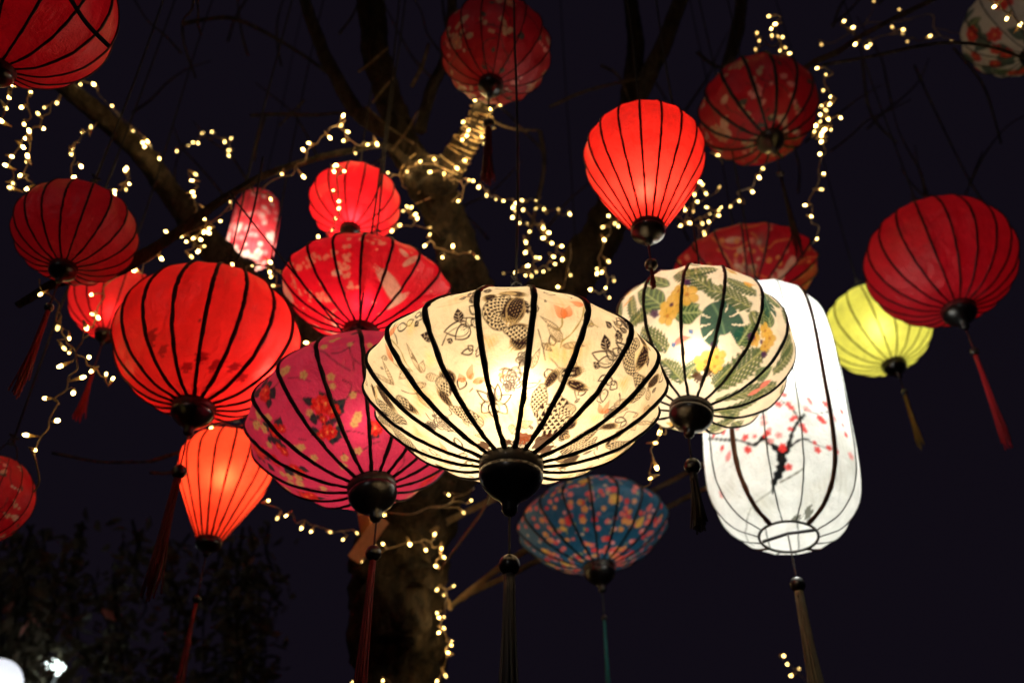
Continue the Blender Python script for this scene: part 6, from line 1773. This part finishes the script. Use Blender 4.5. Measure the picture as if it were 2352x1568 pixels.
# loose cords
for lab, pts, rad in [('dark slack cord crossing the top left lantern', [(150, -20, 1.28), (200, 55, 1.28), (252, 108, 1.28)], .0035),
                      ('dark cord from the lit branch to the crane lantern', [(525, 440, 2.0), (620, 560, 2.0), (790, 765, 2.0)], .0022),
                      ('short dark cord crossing the pink blossom cylinder', [(604, 360, 2.05), (585, 470, 2.05), (560, 560, 2.05), (542, 600, 2.05)], .0026),
                      ('pale slack rope hanging beside the lower trunk', [(1135, 1090, 2.7), (1115, 1160, 2.7), (1060, 1240, 2.72), (1010, 1310, 2.75)], .004)]:
    o = MB().tube(catmull([at(*p) for p in pts], 6), rad, 6).build('cord', M_WIRE if 'pale' in lab else M_CORD)
    tag(o, lab, 'cord')

# ------------------------------------------------------------------ dim vine and lamps, lower left; ground
g = np.random.RandomState(9)
vine = empty('hanging_vine', at(200, 1400, 5.2)); tag(vine, 'dark flowering vine hanging in the unlit lower left corner', 'plant')
LV, LF, FV, FF_ = [], [], [], []
for q in range(34):
    x, y, d = g.uniform(-60, 620), g.uniform(1190, 1330), g.uniform(4.8, 6.0)
    pts = []
    x0 = x
    for j in range(7):
        pts.append((x, y, d, 7 - .6 * j)); x += g.randn() * 16; y += 60
    limb('stem', pts, vine, M_BARK, n=5, k=3, gnarl=.004)
    for j in range(70):
        t = g.rand(); px = np.interp(t * 6, range(7), [p[0] for p in pts]) + g.randn() * 26; py = np.interp(t * 6, range(7), [p[1] for p in pts]) + g.randn() * 14
        if g.rand() < (1190 - py + 170) / 300: continue
        c = at(px, py, d + g.randn() * .12); a = g.randn(3); a /= np.linalg.norm(a); b_ = np.cross(a, g.randn(3)); b_ /= np.linalg.norm(b_)
        l, w = g.uniform(.035, .07), g.uniform(.015, .03)
        V, F = (FV, FF_) if g.rand() < .018 else (LV, LF)
        k = len(V); n_ = np.cross(a, b_) * l * .18
        V += [c - a * l, c + b_ * w + n_, c + a * l, c - b_ * w + n_, c]
        F += [(k, k + 1, k + 4), (k + 1, k + 2, k + 4), (k + 2, k + 3, k + 4), (k + 3, k, k + 4)]
o = link('foliage', mesh_data('foliage', LV, LF), M_LEAF, vine); o['kind'] = 'stuff'
o = link('blossoms', mesh_data('blossoms', FV, FF_), M_FLOWER, vine); o['kind'] = 'stuff'

fl = at(122, 1530, 5.5)
flood = empty('floodlight', (fl[0], fl[1], 0)); tag(flood, 'glaring white floodlight seen through leaves at the lower left', 'lamp')
MB().lathe([(.09 * math.sin(a), .045 * math.cos(a)) for a in np.linspace(.05, math.pi - .05, 10)], 20).xf(np.array([[1, 0, 0, fl[0]], [0, 1, 0, fl[1]], [-.25, 0, 1, fl[2]], [0, 0, 0, 1]])).build('lamp_head', emit('floodlight_glass', (.86, 1, .95), 4.0), flood)
MB().tube([(fl[0], fl[1] + .05, 0), (fl[0], fl[1] + .05, fl[2] - .02)], .03, 10).build('post', M_METAL, flood)
gl = at(-14, 1574, 4.5)
lamp = empty('street_lamp', (gl[0], gl[1], 0)); tag(lamp, 'round white globe street lamp cut off by the bottom left corner', 'street lamp')
MB().lathe([(.135 * math.sin(a), .135 * math.cos(a)) for a in np.linspace(.03, math.pi - .1, 16)], 28).xf(np.array([[1, 0, 0, gl[0]], [0, 1, 0, gl[1]], [0, 0, 1, gl[2]], [0, 0, 0, 1]])).build('globe', pbr('opal_glass', (.85, .86, .9), .25, .5, trans=.75), lamp)
lt = bpy.data.lights.new('globe_lamp', 'POINT'); lt.energy = 1.3; lt.color = (.95, .97, 1); lt.shadow_soft_size = .03
lo = bpy.data.objects.new('globe_lamp', lt); COL.objects.link(lo); lo.parent = lamp; lo.location = (0, 0, gl[2] - .05)
MB().lathe([(.06, gl[2] - .16), (.075, gl[2] - .13), (.07, gl[2] - .115)], 20).xf(np.array([[1, 0, 0, gl[0]], [0, 1, 0, gl[1]], [0, 0, 1, 0], [0, 0, 0, 1]])).build('lamp_collar', M_METAL, lamp)
MB().tube([(gl[0], gl[1], 0), (gl[0], gl[1], gl[2] - .12)], .035, 10).build('post', M_METAL, lamp)

gm = MB(); gm.add([(-250, -250, 0), (250, -250, 0), (250, 250, 0), (-250, 250, 0)], [(0, 1, 2, 3)])
tag(gm.build('ground', M_GROUND, smooth=False), kind='structure')
